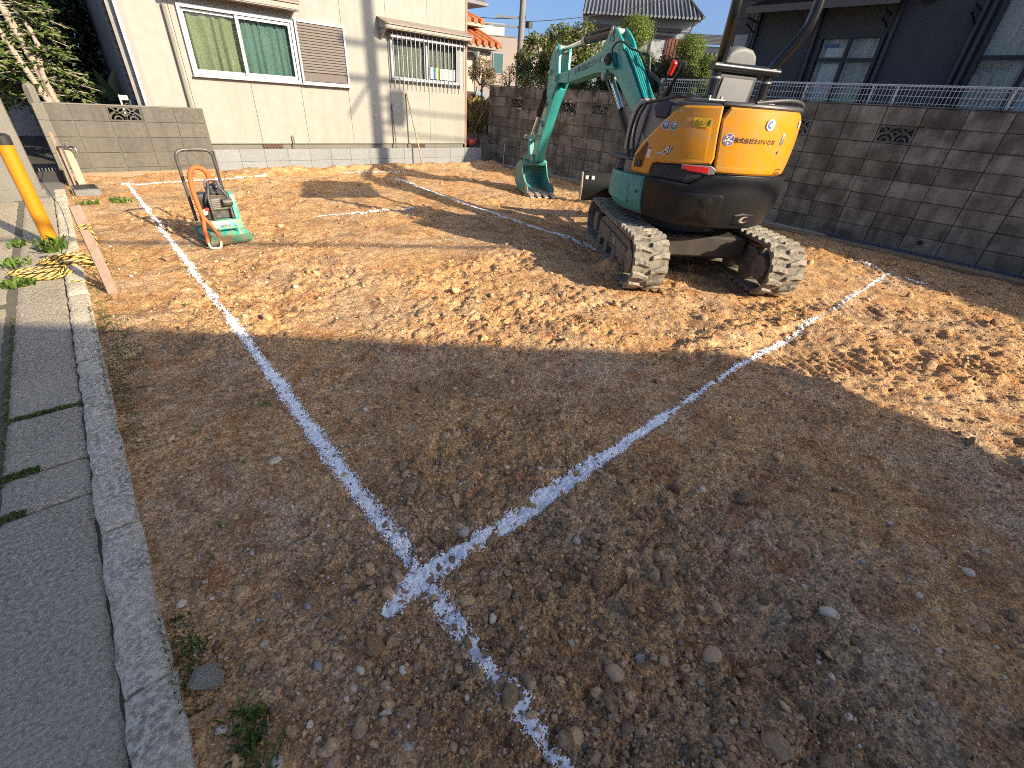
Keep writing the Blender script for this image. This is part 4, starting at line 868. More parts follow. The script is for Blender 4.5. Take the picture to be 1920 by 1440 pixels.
tree('shrub', 'leafy shrub beside the fence end behind the control levers', 'shrub', (9.3, 6.2, 0), blob(9.3, 6.2, 1.35, .4, .45, .45, 14, rg), L_DARK, 190, .065, [([(9.3, 6.2, 0), (9.3, 6.2, 1.4)], .04, .02)], 24)
# clipped pines
def topiary(label, base, balls, seed, mt=L_PINE, size=.042, per=3000, cat='pine tree'):
    cl_ = [(x, y, z, r, r, r*.8) for x, y, z, r in balls]; zt = max(b_[2] for b_ in balls)
    tr = [([base, (base[0]+.05, base[1]-.03, (base[2]+zt)*.5), (balls[0][0], balls[0][1], zt-.05)], .045, .02)]
    for x, y, z, r in balls[1:]: tr.append(([(base[0]+.03, base[1]-.02, z-.25), ((base[0]+x)/2, (base[1]+y)/2, z-.14), (x, y, z-.05)], .02, .01))
    return tree('clipped_pine', label, cat, base, cl_, mt, per, size, tr, seed, up=.9, asp=.45, shell=.82)
topiary('clipped pine with a round top ball behind the boom tip', (13.52, 10.2, 0), [(13.52, 10.17, 3.25, .46), (13.3, 10.4, 2.74, .42), (13.75, 9.98, 2.5, .4)], 8)
topiary('layered clipped pine beside the roll bar', (14.5, 8.62, 0), [(14.4, 8.78, 2.92, .38), (14.8, 8.35, 2.58, .26), (14.35, 8.7, 2.4, .32), (14.8, 8.3, 2.16, .32), (14.4, 8.62, 2.0, .27), (14.85, 8.2, 1.86, .27)], 9)
topiary('small brown cloud-pruned tree above the far end of the wall', (8.12, 10.6, 0), [(8.12, 10.45, 1.98, .22), (7.98, 10.62, 1.84, .16), (8.3, 10.35, 1.86, .12), (8.25, 10.4, 1.72, .17)], 10, L_BROWN, .05, 700, 'tree')
topiary('thin bare cloud-pruned tree above the wall beside the pole', (8.65, 10.15, 0), [(8.68, 10.1, 1.98, .08), (8.60, 10.2, 1.85, .09), (8.72, 10.05, 1.8, .09), (8.6, 10.2, 1.72, .1)], 11, L_BROWN, .04, 400, 'tree')
topiary('small grey-green bush above the wall right of the pole', (9.05, 9.75, 0), [(9.05, 9.72, 1.76, .21), (9.3, 9.5, 1.72, .14)], 12, L_OLIVE, .05, 900, 'shrub')
# dry grass in the gap
weed('dry_grass', L_DRY, 'tall dry yellow grass in the gap beyond the house corner', 'grass', [(1500, 8.2, 11.3, .45, .5, .55, .007, .35), (700, 8.6, 11.4, .3, .3, .75, .008, .4)], 15, kind='stuff')
# grass blades on the bank sit on the bank's top
for o in COL.objects:
    if o.name.startswith('dry_grass'): o.location.z = .55
m_ = MB(); m_.box((7.35, 10.6, -.1), (10, 12.6, .56)); tag(m_.build('bank', mat('bank_wall', (.16, .14, .115), .95, bump=(60, .5, .01))), 'low dark retaining bank in the gap beyond the plot', kind='structure')
b = MB(); b.cyl((8.98, 11.62, 1.22), (8.98, 11.66, 1.22), .17, 20); b.box((8.81, 11.62, 1.22), (9.15, 11.66, 1.48)); tag(b.build('blue_board', mat('slate_blue', (.16, .22, .30), .6)), 'slate-blue rounded board in the gap beyond the house', 'board')
b = MB(); b.box((8.3, 11.8, .6), (8.92, 11.84, 1.46)); tag(b.build('dark_screen', mat('screen_brown', (.05, .035, .03), .8)), 'dark brown screen behind the dry grass', 'screen')
tree('shrub', 'small green shrub beside the orange-roofed house', 'shrub', (9.35, 13, 0), blob(9.4, 13.0, 1.35, .25, .25, .5, 9, rg, (.35, .5)), L_DARK, 170, .08, [([(9.35, 13, 0), (9.35, 13, 1.3)], .03, .01)], 16)
# left foreground tree with pale trunks
cl = []
rgl = np.random.default_rng(31)
trk = [([(.02, 10.75, 0), (.03, 10.75, .8), (-.02, 10.75, 1.35), (-.10, 10.76, 1.9), (-.22, 10.78, 2.7)], .075, .04), ([(.05, 10.72, .75), (.02, 10.7, 1.25), (.10, 10.7, 1.6), (.02, 10.7, 2.1), (0, 10.7, 2.8)], .045, .022),
       ([(.0, 10.74, .7), (-.13, 10.7, 1.2), (-.25, 10.7, 1.7), (-.38, 10.7, 2.3)], .05, .025)]
t = thing('broadleaf_tree', 'sunlit tree with pale forked trunk behind the low left wall', 'tree', (0, 10.75, 0))
b = MB()
for P, r0, r1 in trk:
    Q = bezier([Vector(q)-Vector((0, 10.75, 0)) for q in P], 6); n = len(Q); b.tube(Q, [(r0+(r1-r0)*i/(n-1))*(1+.08*math.sin(i*2.2)) for i in range(n)], 10)
Ps = []; Ns = []; tw = MB()
for k in range(130):
    z0 = rgl.uniform(.95, 2.5); x0 = -.02-.09*(z0-1)+rgl.normal(0, .06); a = rgl.uniform(-.9, .9) if rgl.uniform() < .72 else rgl.uniform(2.2, 4.0); ln = rgl.uniform(.25, .62)*(1 if math.cos(a) > 0 else .8)
    d = np.array([math.cos(a), math.sin(a)*.55, rgl.uniform(-.15, .45)]); d /= np.linalg.norm(d); p0 = np.array([x0, 10.72, z0]); pts = []
    for j in range(12):
        tt = j/11; q = p0+d*ln*tt+np.array([0, 0, -.10*tt*tt]); pts.append(q)
        if j > 2:
            for s in (-1, 1):
                Ps.append(q+rgl.normal(0, .012, 3)); Ns.append(np.array([rgl.normal(0, .3), -.35+rgl.normal(0, .3), .9]))
    tw.tube([Vector(q)-Vector((0, 10.75, 0)) for q in pts[::3]+[pts[-1]]], .006, 5)
Ps = np.array(Ps); Ns = np.array(Ns); Ns /= np.linalg.norm(Ns, axis=1, keepdims=True)
V, F = leaves(Ps-np.array([0, 10.75, 0]), Ns, .09, rgl, .5, .5); obj('crown', mesh_np('crown', V, F, [L_LIT]), t); b.build('trunk', BARK, t, smooth=60); tw.build('twigs', BARK, t, smooth=60)
tree('shrub', 'low sunlit yellow-green bush behind the gate post on the far left', 'shrub', (-.75, 12.2, 0), blob(-.75, 12.2, 1.0, .55, .5, .45, 18, rg), L_OLIVE, 170, .07, [([(-.75, 12.2, 0), (-.75, 12.2, 1)], .04, .02)], 17)
tree('shrub', 'green clump of leaves behind the pale tree on the far left', 'shrub', (-.9, 12.8, 0), blob(-.8, 12.8, 1.75, .6, .5, .8, 20, rg), L_DARK, 170, .08, [([(-.9, 12.8, 0), (-.9, 12.8, 1.6)], .04, .02)], 18)
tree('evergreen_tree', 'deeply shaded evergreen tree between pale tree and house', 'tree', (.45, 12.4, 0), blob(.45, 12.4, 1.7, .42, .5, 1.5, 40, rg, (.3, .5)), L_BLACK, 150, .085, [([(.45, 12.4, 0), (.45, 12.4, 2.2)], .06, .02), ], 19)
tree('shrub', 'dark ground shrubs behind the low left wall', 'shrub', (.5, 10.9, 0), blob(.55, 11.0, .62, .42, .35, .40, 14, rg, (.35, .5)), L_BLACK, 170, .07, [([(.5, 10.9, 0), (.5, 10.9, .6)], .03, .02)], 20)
# big-leaved plant by the house side
def broad_leaf(parent, base, tip, wid, mt, sag=.1):
    base = Vector(base); tip = Vector(tip); d = tip-base; sd = d.cross(Vector((0, 1, .2))).normalized(); V = []; n = 9
    for i in range(n+1):
        t_ = i/n; c = base+d*t_+Vector((0, 0, -sag*t_*t_)); w__ = wid*math.sin(math.pi*min(1, .06+t_*.97))**.8; dn = Vector((0, .25*w__, 0))
        V += [c-sd*w__+dn, c, c+sd*w__+dn]
    F_ = [(i*3+j, i*3+j+1, i*3+j+4, i*3+j+3) for i in range(n) for j in range(2)]
    b_ = MB(); b_.add(V, F_); b_.build('leaf', mt, parent, smooth=60)
BIGL = mat('broad_leaf_green', (.022, .045, .014), .4, var=((.015, .03, .012), 8, .2))
t = thing('broad_leaf_plant', 'dark plant with big paddle leaves beside the house louvres', 'plant', (.85, 11.2, 0))
for bs, tp, wd_ in (((0, 0, .75), (.12, 0, 1.45), .13), ((0, 0, .8), (-.20, -.05, 1.42), .06), ((-.05, -.1, .75), (-.22, -.12, 1.2), .10), ((.02, 0, .6), (.2, -.05, 1.1), .12), ((-.1, -.2, .5), (-.33, -.25, 1.05), .11)): broad_leaf(t, bs, tp, wd_, BIGL, .06)
b = MB(); b.tube([(0, 0, 0), (0, 0, .8)], .03, 8); b.build('stem', BARKD, t, smooth=60)
WHITEPL = mat('white_plastic', (.5, .48, .43), .5)
t = thing('plastic_stand', 'white plastic stand with an oval opening behind the low wall', 'stand', (.83, 9.8, 0), R(10))
b = MB(); b.box((-.07, -.015, .6), (-.045, .015, 1.04)); b.box((.045, -.015, .6), (.07, .015, .98)); b.box((-.045, -.015, .97), (.045, .015, 1.035)); b.build('frame', WHITEPL, t, bevel=.008)
b = MB()
for k in range(16):
    a = 2*math.pi*k/16; a2 = 2*math.pi*(k+1)/16; b.bar((.045*math.cos(a), -.02, .85+.085*math.sin(a)), (.045*math.cos(a2), -.02, .85+.085*math.sin(a2)), .02, .012)
b.build('oval_rim', BLACKP, t); b = MB(); b.tube([(0, 0, 0), (0, 0, .62)], .03, 8); b.build('leg', WHITEPL, t, smooth=50)
# far house on the left, its bluish side wall, and a garden wall
FARW = mat('blue_grey_wall', (.30, .34, .42), .85, var=((.26, .3, .37), 1.5, .2))
t = thing('house', 'blue-grey plain house side seen beyond the louvred shutters', 'house')
b = MB(); b.box((.78, 14.2, -.1), (4, 14.6, 5)); b.build('wall', FARW, t); b = MB(); b.tube([(.93, 14.12, 0), (.86, 14.12, 3)], .03, 8); b.build('drain_pipe', PIPE_B, t, smooth=50); b = MB(); b.box((.9, 13.7, 2.52), (4, 14.19, 2.62)); b.build('eave', LOUV, t)
b = MB(); b.box((.5, 14.0, 5), (4.2, 15, 5.1)); b.build('roof', TAUPE, t)
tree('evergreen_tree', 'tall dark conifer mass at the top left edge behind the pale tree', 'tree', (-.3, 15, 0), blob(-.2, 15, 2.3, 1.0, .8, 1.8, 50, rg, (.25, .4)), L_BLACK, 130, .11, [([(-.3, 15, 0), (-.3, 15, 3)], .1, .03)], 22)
m_ = MB(); m_.box((-3, 16.2, -.1), (.7, 16.4, 1.6)); tag(m_.build('garden_wall', CONC), 'grey garden wall far behind the trees on the left', 'wall')
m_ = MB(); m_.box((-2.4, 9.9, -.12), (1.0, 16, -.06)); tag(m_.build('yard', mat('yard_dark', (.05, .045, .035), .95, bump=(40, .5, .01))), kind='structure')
t = thing('drain_grate', 'dark slotted cover on the ground in the left alley', 'grate', (-.31, 8.95, .0))
b = MB()
for i in range(7): b.box((-.11+i*.032, -.03, .16), (-.10+i*.032, .03, .19))
b.build('slots', GREYPL, t); b = MB(); b.box((-.13, -.05, 0), (.13, .05, .158)); b.build('body', BLACKP, t)

# ------------------------------------------------------------------ distant buildings
def frame_of(az_c, D, az_x):
    O = Vector((math.cos(az_c)*D, math.sin(az_c)*D, 0)); ex = Vector((math.cos(az_x), math.sin(az_x), 0)); ey = Vector((-ex.y, ex.x, 0))
    if ey.dot(O) < 0: ey = -ey
    return lambda x, d, z: O+ex*x+ey*d+Vector((0, 0, z))
def fbox(b, Fm, a, c):
    V = [Fm(*p_) for p_ in ((a[0], a[1], a[2]), (c[0], a[1], a[2]), (c[0], c[1], a[2]), (a[0], c[1], a[2]), (a[0], a[1], c[2]), (c[0], a[1], c[2]), (c[0], c[1], c[2]), (a[0], c[1], c[2]))]
    return b.add(V, [(0, 3, 2, 1), (4, 5, 6, 7), (0, 1, 5, 4), (1, 2, 6, 5), (2, 3, 7, 6), (3, 0, 4, 7)])
TILE = mat('roof_tile', (.125, .127, .132), .45, var=((.095, .097, .10), 2, .2), var2=((.17, .17, .175), 9, .2)); PLAST = mat('white_plaster', (.32, .345, .36), .85, var=((.28, .30, .32), 1, .2))
WOODD = mat('dark_timber', (.06, .048, .042), .8); WOODR = mat('red_boards', (.25, .085, .05), .8, var=((.19, .07, .045), 6, .2))
Fm = frame_of(R(36.7), 34, R(-49.5))
t = thing('tiled_house', 'two-storey house with grey tiled roof and red boards', 'house')
def pt(name, mt, boxes, par=t):
    b_ = MB()
    for a, c in boxes: fbox(b_, Fm, a, c)
    return b_.build(name, mt, par)
pt('wall', PLAST, [((-2.95, 0, 0), (2.95, 5, 5.9))]); pt('beam', WOODD, [((-2.98, -.05, 4.95), (2.2, -.01, 5.06)), ((-2.98, -.3, 5.2), (2.4, -.01, 5.38)), ((-3.0, -.06, 4.0), (-2.9, -.01, 5.3))])
pt('wall_band', PLAST, [((-2.94, -.03, 5.39), (2.96, -.005, 5.82))])
pt('board_panel', WOODR, [((1.75, -.04, 2), (2.93, -.012, 4.94))])
pt('board_batten', WOODD, [((1.85+i*.2, -.06, 2), (1.88+i*.2, -.041, 4.93)) for i in range(6)])
for x0, x1 in ((-2.8, -1.6), (-1.5, -.4), (-.3, .75), (.8, 1.7)):
    w_ = pt('window', WOODD, [((x0, -.04, 3.7), (x1, -.012, 3.78)), ((x0, -.04, 4.86), (x1, -.012, 4.92)), ((x0, -.04, 3.78), (x0+.06, -.012, 4.86)), ((x1-.06, -.04, 3.78), (x1, -.012, 4.86))])
    pt('pane', mat('curtained_pane', (.46, .47, .46), .3, var=((.34, .34, .32), 3, .1)) if x0 < -2.7 else bpy.data.materials['curtained_pane'], [((x0+.06, -.03, 3.78), (x1-.06, -.02, 4.86))], w_)
rf = MB(); rf.add([Fm(-3.35, -.75, 5.78), Fm(3.4, -.75, 5.78), Fm(2.75, 2.0, 7.05), Fm(-3.35, 2.0, 7.05), Fm(3.4, 5.6, 5.78), Fm(-3.35, 5.6, 5.78)], [(0, 1, 2, 3), (3, 2, 4, 5), (1, 4, 2), (0, 3, 5), (0, 5, 4, 1)]); ro = rf.build('roof', TILE, t)
b = MB()
for i in range(30):
    x = -3.25+i*.222; xe = x; top = 2.0 if x < 2.75 else max(-.6, 2.0-(x-2.75)*4.2); k = (top+.75)/2.75
    b.tube([Fm(x, -.80, 5.81), Fm(x if x < 2.75 else x-.0, top, 5.81+1.27*k)], .055, 6)
tag(b.build('tile_ribs', TILE, ro, smooth=60), kind='stuff')
b = MB()
for i in range(30): b.tube([Fm(-3.25+i*.222, -.83, 5.80), Fm(-3.25+i*.222, -.80, 5.80)], .075, 8)
tag(b.build('tile_ends', mat('tile_end', (.22, .22, .215), .5), ro, smooth=60), kind='stuff')
b = MB(); fbox(b, Fm, (-3.3, 1.9, 7.0), (2.8, 2.12, 7.22)); b.tube([Fm(-3.3, 2.0, 7.24), Fm(2.85, 2.0, 7.24)], .1, 8); fbox(b, Fm, (2.8, 1.85, 6.95), (2.9, 2.15, 7.5)); b.build('ridge', PLAST, ro)
b = MB(); b.tube([Fm(2.78, 2.0, 7.1), Fm(3.42, -.8, 5.86)], .09, 8); b.build('hip_ridge', TILE, ro, smooth=60)
b = MB(); fbox(b, Fm, (-3.3, -.7, 5.66), (3.3, -.6, 5.76)); fbox(b, Fm, (-3.3, -.6, 5.74), (3.3, 0, 5.775)); b.build('eave_board', WOODD, t); b = MB(); b.tube([Fm(3.0, -.4, 5.7), Fm(2.95, -.05, 5.3), Fm(2.95, -.05, 2)], .035, 6); b.build('drain_pipe', WOODD, t, smooth=50)
t2 = thing('tiled_house', 'lower grey-roofed building right of the tiled house', 'house'); Fm2 = frame_of(R(29.6), 30, R(-55))
b = MB(); fbox(b, Fm2, (-1.2, 0, 0), (4, 4, 4.25)); b.build('wall', PLAST, t2)
b = MB(); b.add([Fm2(-1.3, -.3, 4.3), Fm2(4.2, -.3, 4.3), Fm2(4.2, 2, 4.95), Fm2(-1.3, 2, 4.95)], [(0, 1, 2, 3)]); b.build('roof', mat('blue_grey_metal', (.14, .17, .20), .4, .3), t2)
b = MB()
for i in range(8): b.bar(Fm2(-1.3, -.3+i*.3, 4.31+i*.085), Fm2(4.2, -.3+i*.3, 4.31+i*.085), .03, .03)
b.build('roof_seam', WOODD, t2)
b = MB(); b.add([Fm2(-1.4, -2.0, 3.05), Fm2(4.2, -2.0, 3.05), Fm2(4.2, -.05, 3.95), Fm2(-1.2, -.05, 3.95)], [(0, 1, 2, 3)]); lo_ = b.build('lower_roof', TILE, t2)
b = MB()
for i in range(24): b.tube([Fm2(-1.3+i*.23, -2.02, 3.08), Fm2(-1.25+i*.23, -.05, 3.98)], .055, 6)
tag(b.build('tile_ribs', TILE, lo_, smooth=60), kind='stuff')
# pale pink building and white building behind
PINK = mat('pink_render', (.37, .30, .25), .9, var=((.34, .28, .235), .8, .2)); PGL = mat('teal_pane', (.08, .15, .15), .15, spec=.8)
t = thing('pink_building', 'pale pink two-storey building beyond the far wall', 'building'); Fm3 = frame_of(R(51.0), 50, R(-39))
b = MB(); fbox(b, Fm3, (-7, 0, 0), (1.95, 9, 5.95)); b.build('wall', PINK, t); b = MB(); fbox(b, Fm3, (1.98, .6, 0), (9, 9, 5.75)); b.build('wall', PINK, t)
b = MB(); fbox(b, Fm3, (-7.02, -.04, 5.96), (1.97, 9, 6.03)); fbox(b, Fm3, (1.98, .56, 5.76), (9, 9, 5.83)); b.build('parapet', CREAMD, t)
for x, z, d in ((-1.95, 4.0, 0), (.35, 4.0, 0), (3.0, 3.85, .6), (-4.4, 4.0, 0), (3.0, 1.4, .6), (-1.95, 1.4, 0), (.35, 1.4, 0), (5.4, 3.85, .6)):
    b = MB(); fbox(b, Fm3, (x-.48, d-.05, z-.78), (x+.48, d-.01, z-.72)); fbox(b, Fm3, (x-.48, d-.05, z+.72), (x+.48, d-.01, z+.78)); fbox(b, Fm3, (x-.48, d-.05, z-.72), (x-.42, d-.01, z+.72)); fbox(b, Fm3, (x+.42, d-.05, z-.72), (x+.48, d-.01, z+.72)); w_ = b.build('window', ALU, t)
    b = MB(); fbox(b, Fm3, (x-.42, d-.03, z-.72), (x+.42, d-.015, z+.72)); b.build('pane', PGL, w_)
    b = MB()
    for k in (-.28, 0, .28): fbox(b, Fm3, (x+k-.05, d-.05, z+1.15), (x+k+.05, d-.01, z+1.25))
    b.build('vent_caps', CREAMD, t)
t = thing('white_building', 'plain white building rising behind the pink one', 'building'); Fm4 = frame_of(R(51.5), 64, R(-39))
b = MB(); fbox(b, Fm4, (-9, 0, 0), (1.6, 9, 8.3)); b.build('wall', mat('white_render', (.5, .5, .49), .85), t); b = MB(); fbox(b, Fm4, (-9.02, -.05, 8.31), (1.62, 9, 8.42)); b.build('parapet', ALU, t)
t = thing('grey_gable', 'small grey gable roof behind the pink building', 'building'); Fm5 = frame_of(R(46.3), 58, R(-44))
b = MB(); fbox(b, Fm5, (-2, 0, 0), (2, 6, 6.2)); b.build('wall', PLAST, t); b = MB(); b.prism([(-2.4, 6.1), (0, 7.2), (2.4, 6.1)], lambda x, z: Fm5(x, -.3, z), lambda x, z: Fm5(x, 6.3, z)); b.build('roof', TILE, t)
# neighbour with orange tiled porch
ORT = mat('orange_tile', (.50, .17, .07), .6, var=((.38, .12, .05), 8, .2)); CREAM2 = mat('cream_render', (.42, .37, .285), .85)
t = thing('house', 'cream house with orange tiled canopies in the gap', 'house')
b = MB(); b.box((7.5, 12.0, -.1), (9.02, 17, 2.35)); b.build('wall', CREAM2, t); b = MB(); b.box((7.5, 12.6, 2.9), (9.0, 17, 6.5)); b.build('wall', CREAM2, t)
b = MB(); b.box((9.03, 11.98, -.1), (9.07, 12.05, 2.3)); b.build('drain_pipe', PIPE_B, t)
b = MB(); b.prism([(11.5, 2.42), (11.5, 2.50), (12.6, 2.88), (12.6, 2.42)], lambda y, z: (7.3, y, z), lambda y, z: (9.48, y, z)); cn = b.build('canopy', TAUPE, t)
for i in range(10):
    for j in range(4): b = MB(); b.tube([(0, 0, 0), (0, .30, .105)], [.075, .065], 8); o = b.build('tile', ORT, cn, smooth=50, loc=(7.42+i*.222, 11.45+j*.28, 2.53+j*.098))
b = MB(); b.prism([(9.03, 2.40), (9.42, 2.40), (9.03, 1.75)], lambda x, z: (x, 11.75, z), lambda x, z: (x, 11.79, z)); b.build('bracket', CREAM2, t)
b = MB(); b.prism([(12.0, 2.92), (12.0, 2.98), (12.9, 3.25), (12.9, 2.92)], lambda y, z: (7.3, y, z), lambda y, z: (9.35, y, z)); cn = b.build('canopy', CREAM2, t)
for i in range(9): b = MB(); b.tube([(0, 0, 0), (0, .8, .24)], .07, 8); b.build('tile', ORT, cn, smooth=50, loc=(7.5+i*.22, 11.98, 3.02))
b = MB(); b.prism([(12.5, 3.45), (12.5, 3.52), (14, 4.1), (14, 3.45)], lambda y, z: (7.3, y, z), lambda y, z: (9.85, y, z)); b.build('roof', TILE, t)
b = MB(); b.box((9.5, 13.4, -.1), (9.6, 13.5, 1.95)); b.box((9.3, 13.3, 1.95), (10.2, 14.6, 2.05)); b.build('porch', PIPE_B, t)
# utility pole with wires
POLEC = mat('pole_concrete', (.20, .185, .165), .85, var=((.15, .14, .125), 3, .2)); WIRE = mat('cable_black', (.02, .02, .022), .6)
def upole(label, x, y, hgt_, r, arms, extra=None):
    t_ = thing('utility_pole', label, 'utility pole', (x, y, 0))
    b_ = MB(); b_.tube([(0, 0, -.1), (0, 0, hgt_)], [r, r*.62], 14); b_.build('shaft', POLEC, t_, smooth=50)
    for (z, dx0, dy0, dx1, dy1) in arms: b_ = MB(); b_.bar((dx0, dy0, z), (dx1, dy1, z), .07, .07); b_.build('cross_arm', GALV, t_)
    return t_
up_ = upole('grey concrete utility pole between pink building and trees', 14.62, 16.45, 10, .135, [(4.0, -.75, .7, .05, -.05), (3.72, -.8, .75, .05, -.05), (8.2, -.8, .75, .8, -.75)])
b = MB(); b.box((.15, -.25, 3.72), (.35, -.05, 3.9)); b.build('junction_box', BLACKP, up_)
def wire(label, p0, p1, sag, r=.012):
    p0 = Vector(p0); p1 = Vector(p1); P = [p0.lerp(p1, i/16)-Vector((0, 0, sag*4*(i/16)*(1-i/16))) for i in range(17)]
    b_ = MB(); b_.tube(P, r, 5); return tag(b_.build('overhead_wire', WIRE, smooth=60), label, 'wire', 'overhead wires at the far pole')
for q0, q1, sg in (((14.7, 16.35, 3.9), (25, 12, 7.2), .5), ((14.6, 16.4, 4.0), (16.5, 30, 6.5), .5), ((14.0, 17.1, 3.72), (6, 27, 6.0), .5), ((14.62, 16.4, 8.2), (6, 24, 8.6), .6), ((14.6, 16.45, 5.0), (30, 30, 9.5), .4), ((14.6, 16.45, 4.5), (28, 30, 4.9), .3)):
    wire('thin black overhead wire running from the far utility pole', q0, q1, sg)
# ------------------------------------------------------------------ mini excavator
ORG = mat('orange_paint', (.62, .255, .004), .32, var=((.60, .243, .004), 3, .2), var2=((.52, .25, .04), 11, .09), spec=.5, coat=.3)
TEAL = mat('teal_paint', (.008, .32, .315), .36, var=((.014, .30, .29), 6, .2), coat=.2, var2=((.05, .28, .25), 26, .08))
TEALD = mat('teal_dusty', (.055, .27, .25), .55, var=((.11, .26, .22), 5, .2), var2=((.03, .25, .235), 20, .2))
CWB = mat('counterweight_black', (.009, .0105, .0125), .38, var=((.015, .0155, .017), 4, .2), bump=(160, .12, .002), spec=.32)
TRIM = mat('dark_trim', (.045, .046, .048), .5, var=((.06, .06, .06), 12, .2))
BLKT = mat('black_tube', (.010, .010, .011), .28, spec=.5, coat=.15)
RUB = mat('track_rubber', (.20, .175, .135), .92, var=((.035, .034, .032), 7, .14), var2=((.30, .26, .2), 26, .2), bump=(90, .6, .006))
LUGM = mat('track_lug', (.27, .24, .19), .92, var=((.05, .048, .045), 9, .11), var2=((.37, .32, .25), 40, .2), bump=(110, .6, .006))
FRM = mat('track_frame_grey', (.085, .088, .088), .65, var=((.14, .125, .10), 6, .2), var2=((.2, .165, .12), 25, .12), bump=(60, .4, .004))
MUD = mat('dried_mud', (.28, .185, .11), .95, bump=(60, .8, .01))
CHROME = mat('chrome_rod', (.75, .75, .74), .12, 1)
SEATL = mat('seat_grey', (.165, .168, .172), .6, var=((.14, .143, .147), 8, .2), bump=(300, .2, .001)); SEATD = mat('seat_dark', (.05, .05, .052), .7, bump=(300, .2, .001)); CONS = mat('console_grey', (.26, .25, .235), .6, bump=(260, .15, .001))
REDL = mat('red_lens', (.55, .008, .008), .15, coat=.6); REDG = mat('red_grip', (.62, .02, .02), .4); SILV = mat('silver_trim', (.30, .30, .30), .4, .6)
WEAR = mat('worn_steel', (.50, .47, .42), .5, .35, var=((.28, .24, .2), 9, .2), var2=((.38, .30, .21), 30, .15)); PINM = mat('pin_cap', (.50, .44, .36), .6, var=((.4, .35, .28), 30, .2))
DWHITE = mat('decal_white', (.62, .61, .58), .5); DYEL = mat('decal_yellow', (.66, .44, .02), .5); DBLK = mat('decal_black', (.03, .03, .03), .5); DPUR = mat('decal_purple', (.14, .10, .22), .5); DGRN = mat('decal_green', (.06, .22, .10), .5); DBLU = mat('decal_blue', (.05, .10, .30), .5); DRED = mat('decal_red', (.55, .04, .04), .5); DGOLD = mat('decal_dark', (.045, .025, .012), .5); DNAV = mat('decal_navy', (.012, .022, .05), .5)
EX = thing('mini_excavator', 'teal and orange mini excavator with black counterweight on the plot', 'excavator', (4.46, 2.38, .0), R(69))
DL = R(51.3-69); cD, sD = math.cos(DL), math.sin(DL)
def U(a, b_, z): return (a*cD-b_*sD, a*sD+b_*cD, z)            # undercarriage frame -> upper frame
MU = Matrix.Rotation(DL, 4, 'Z')
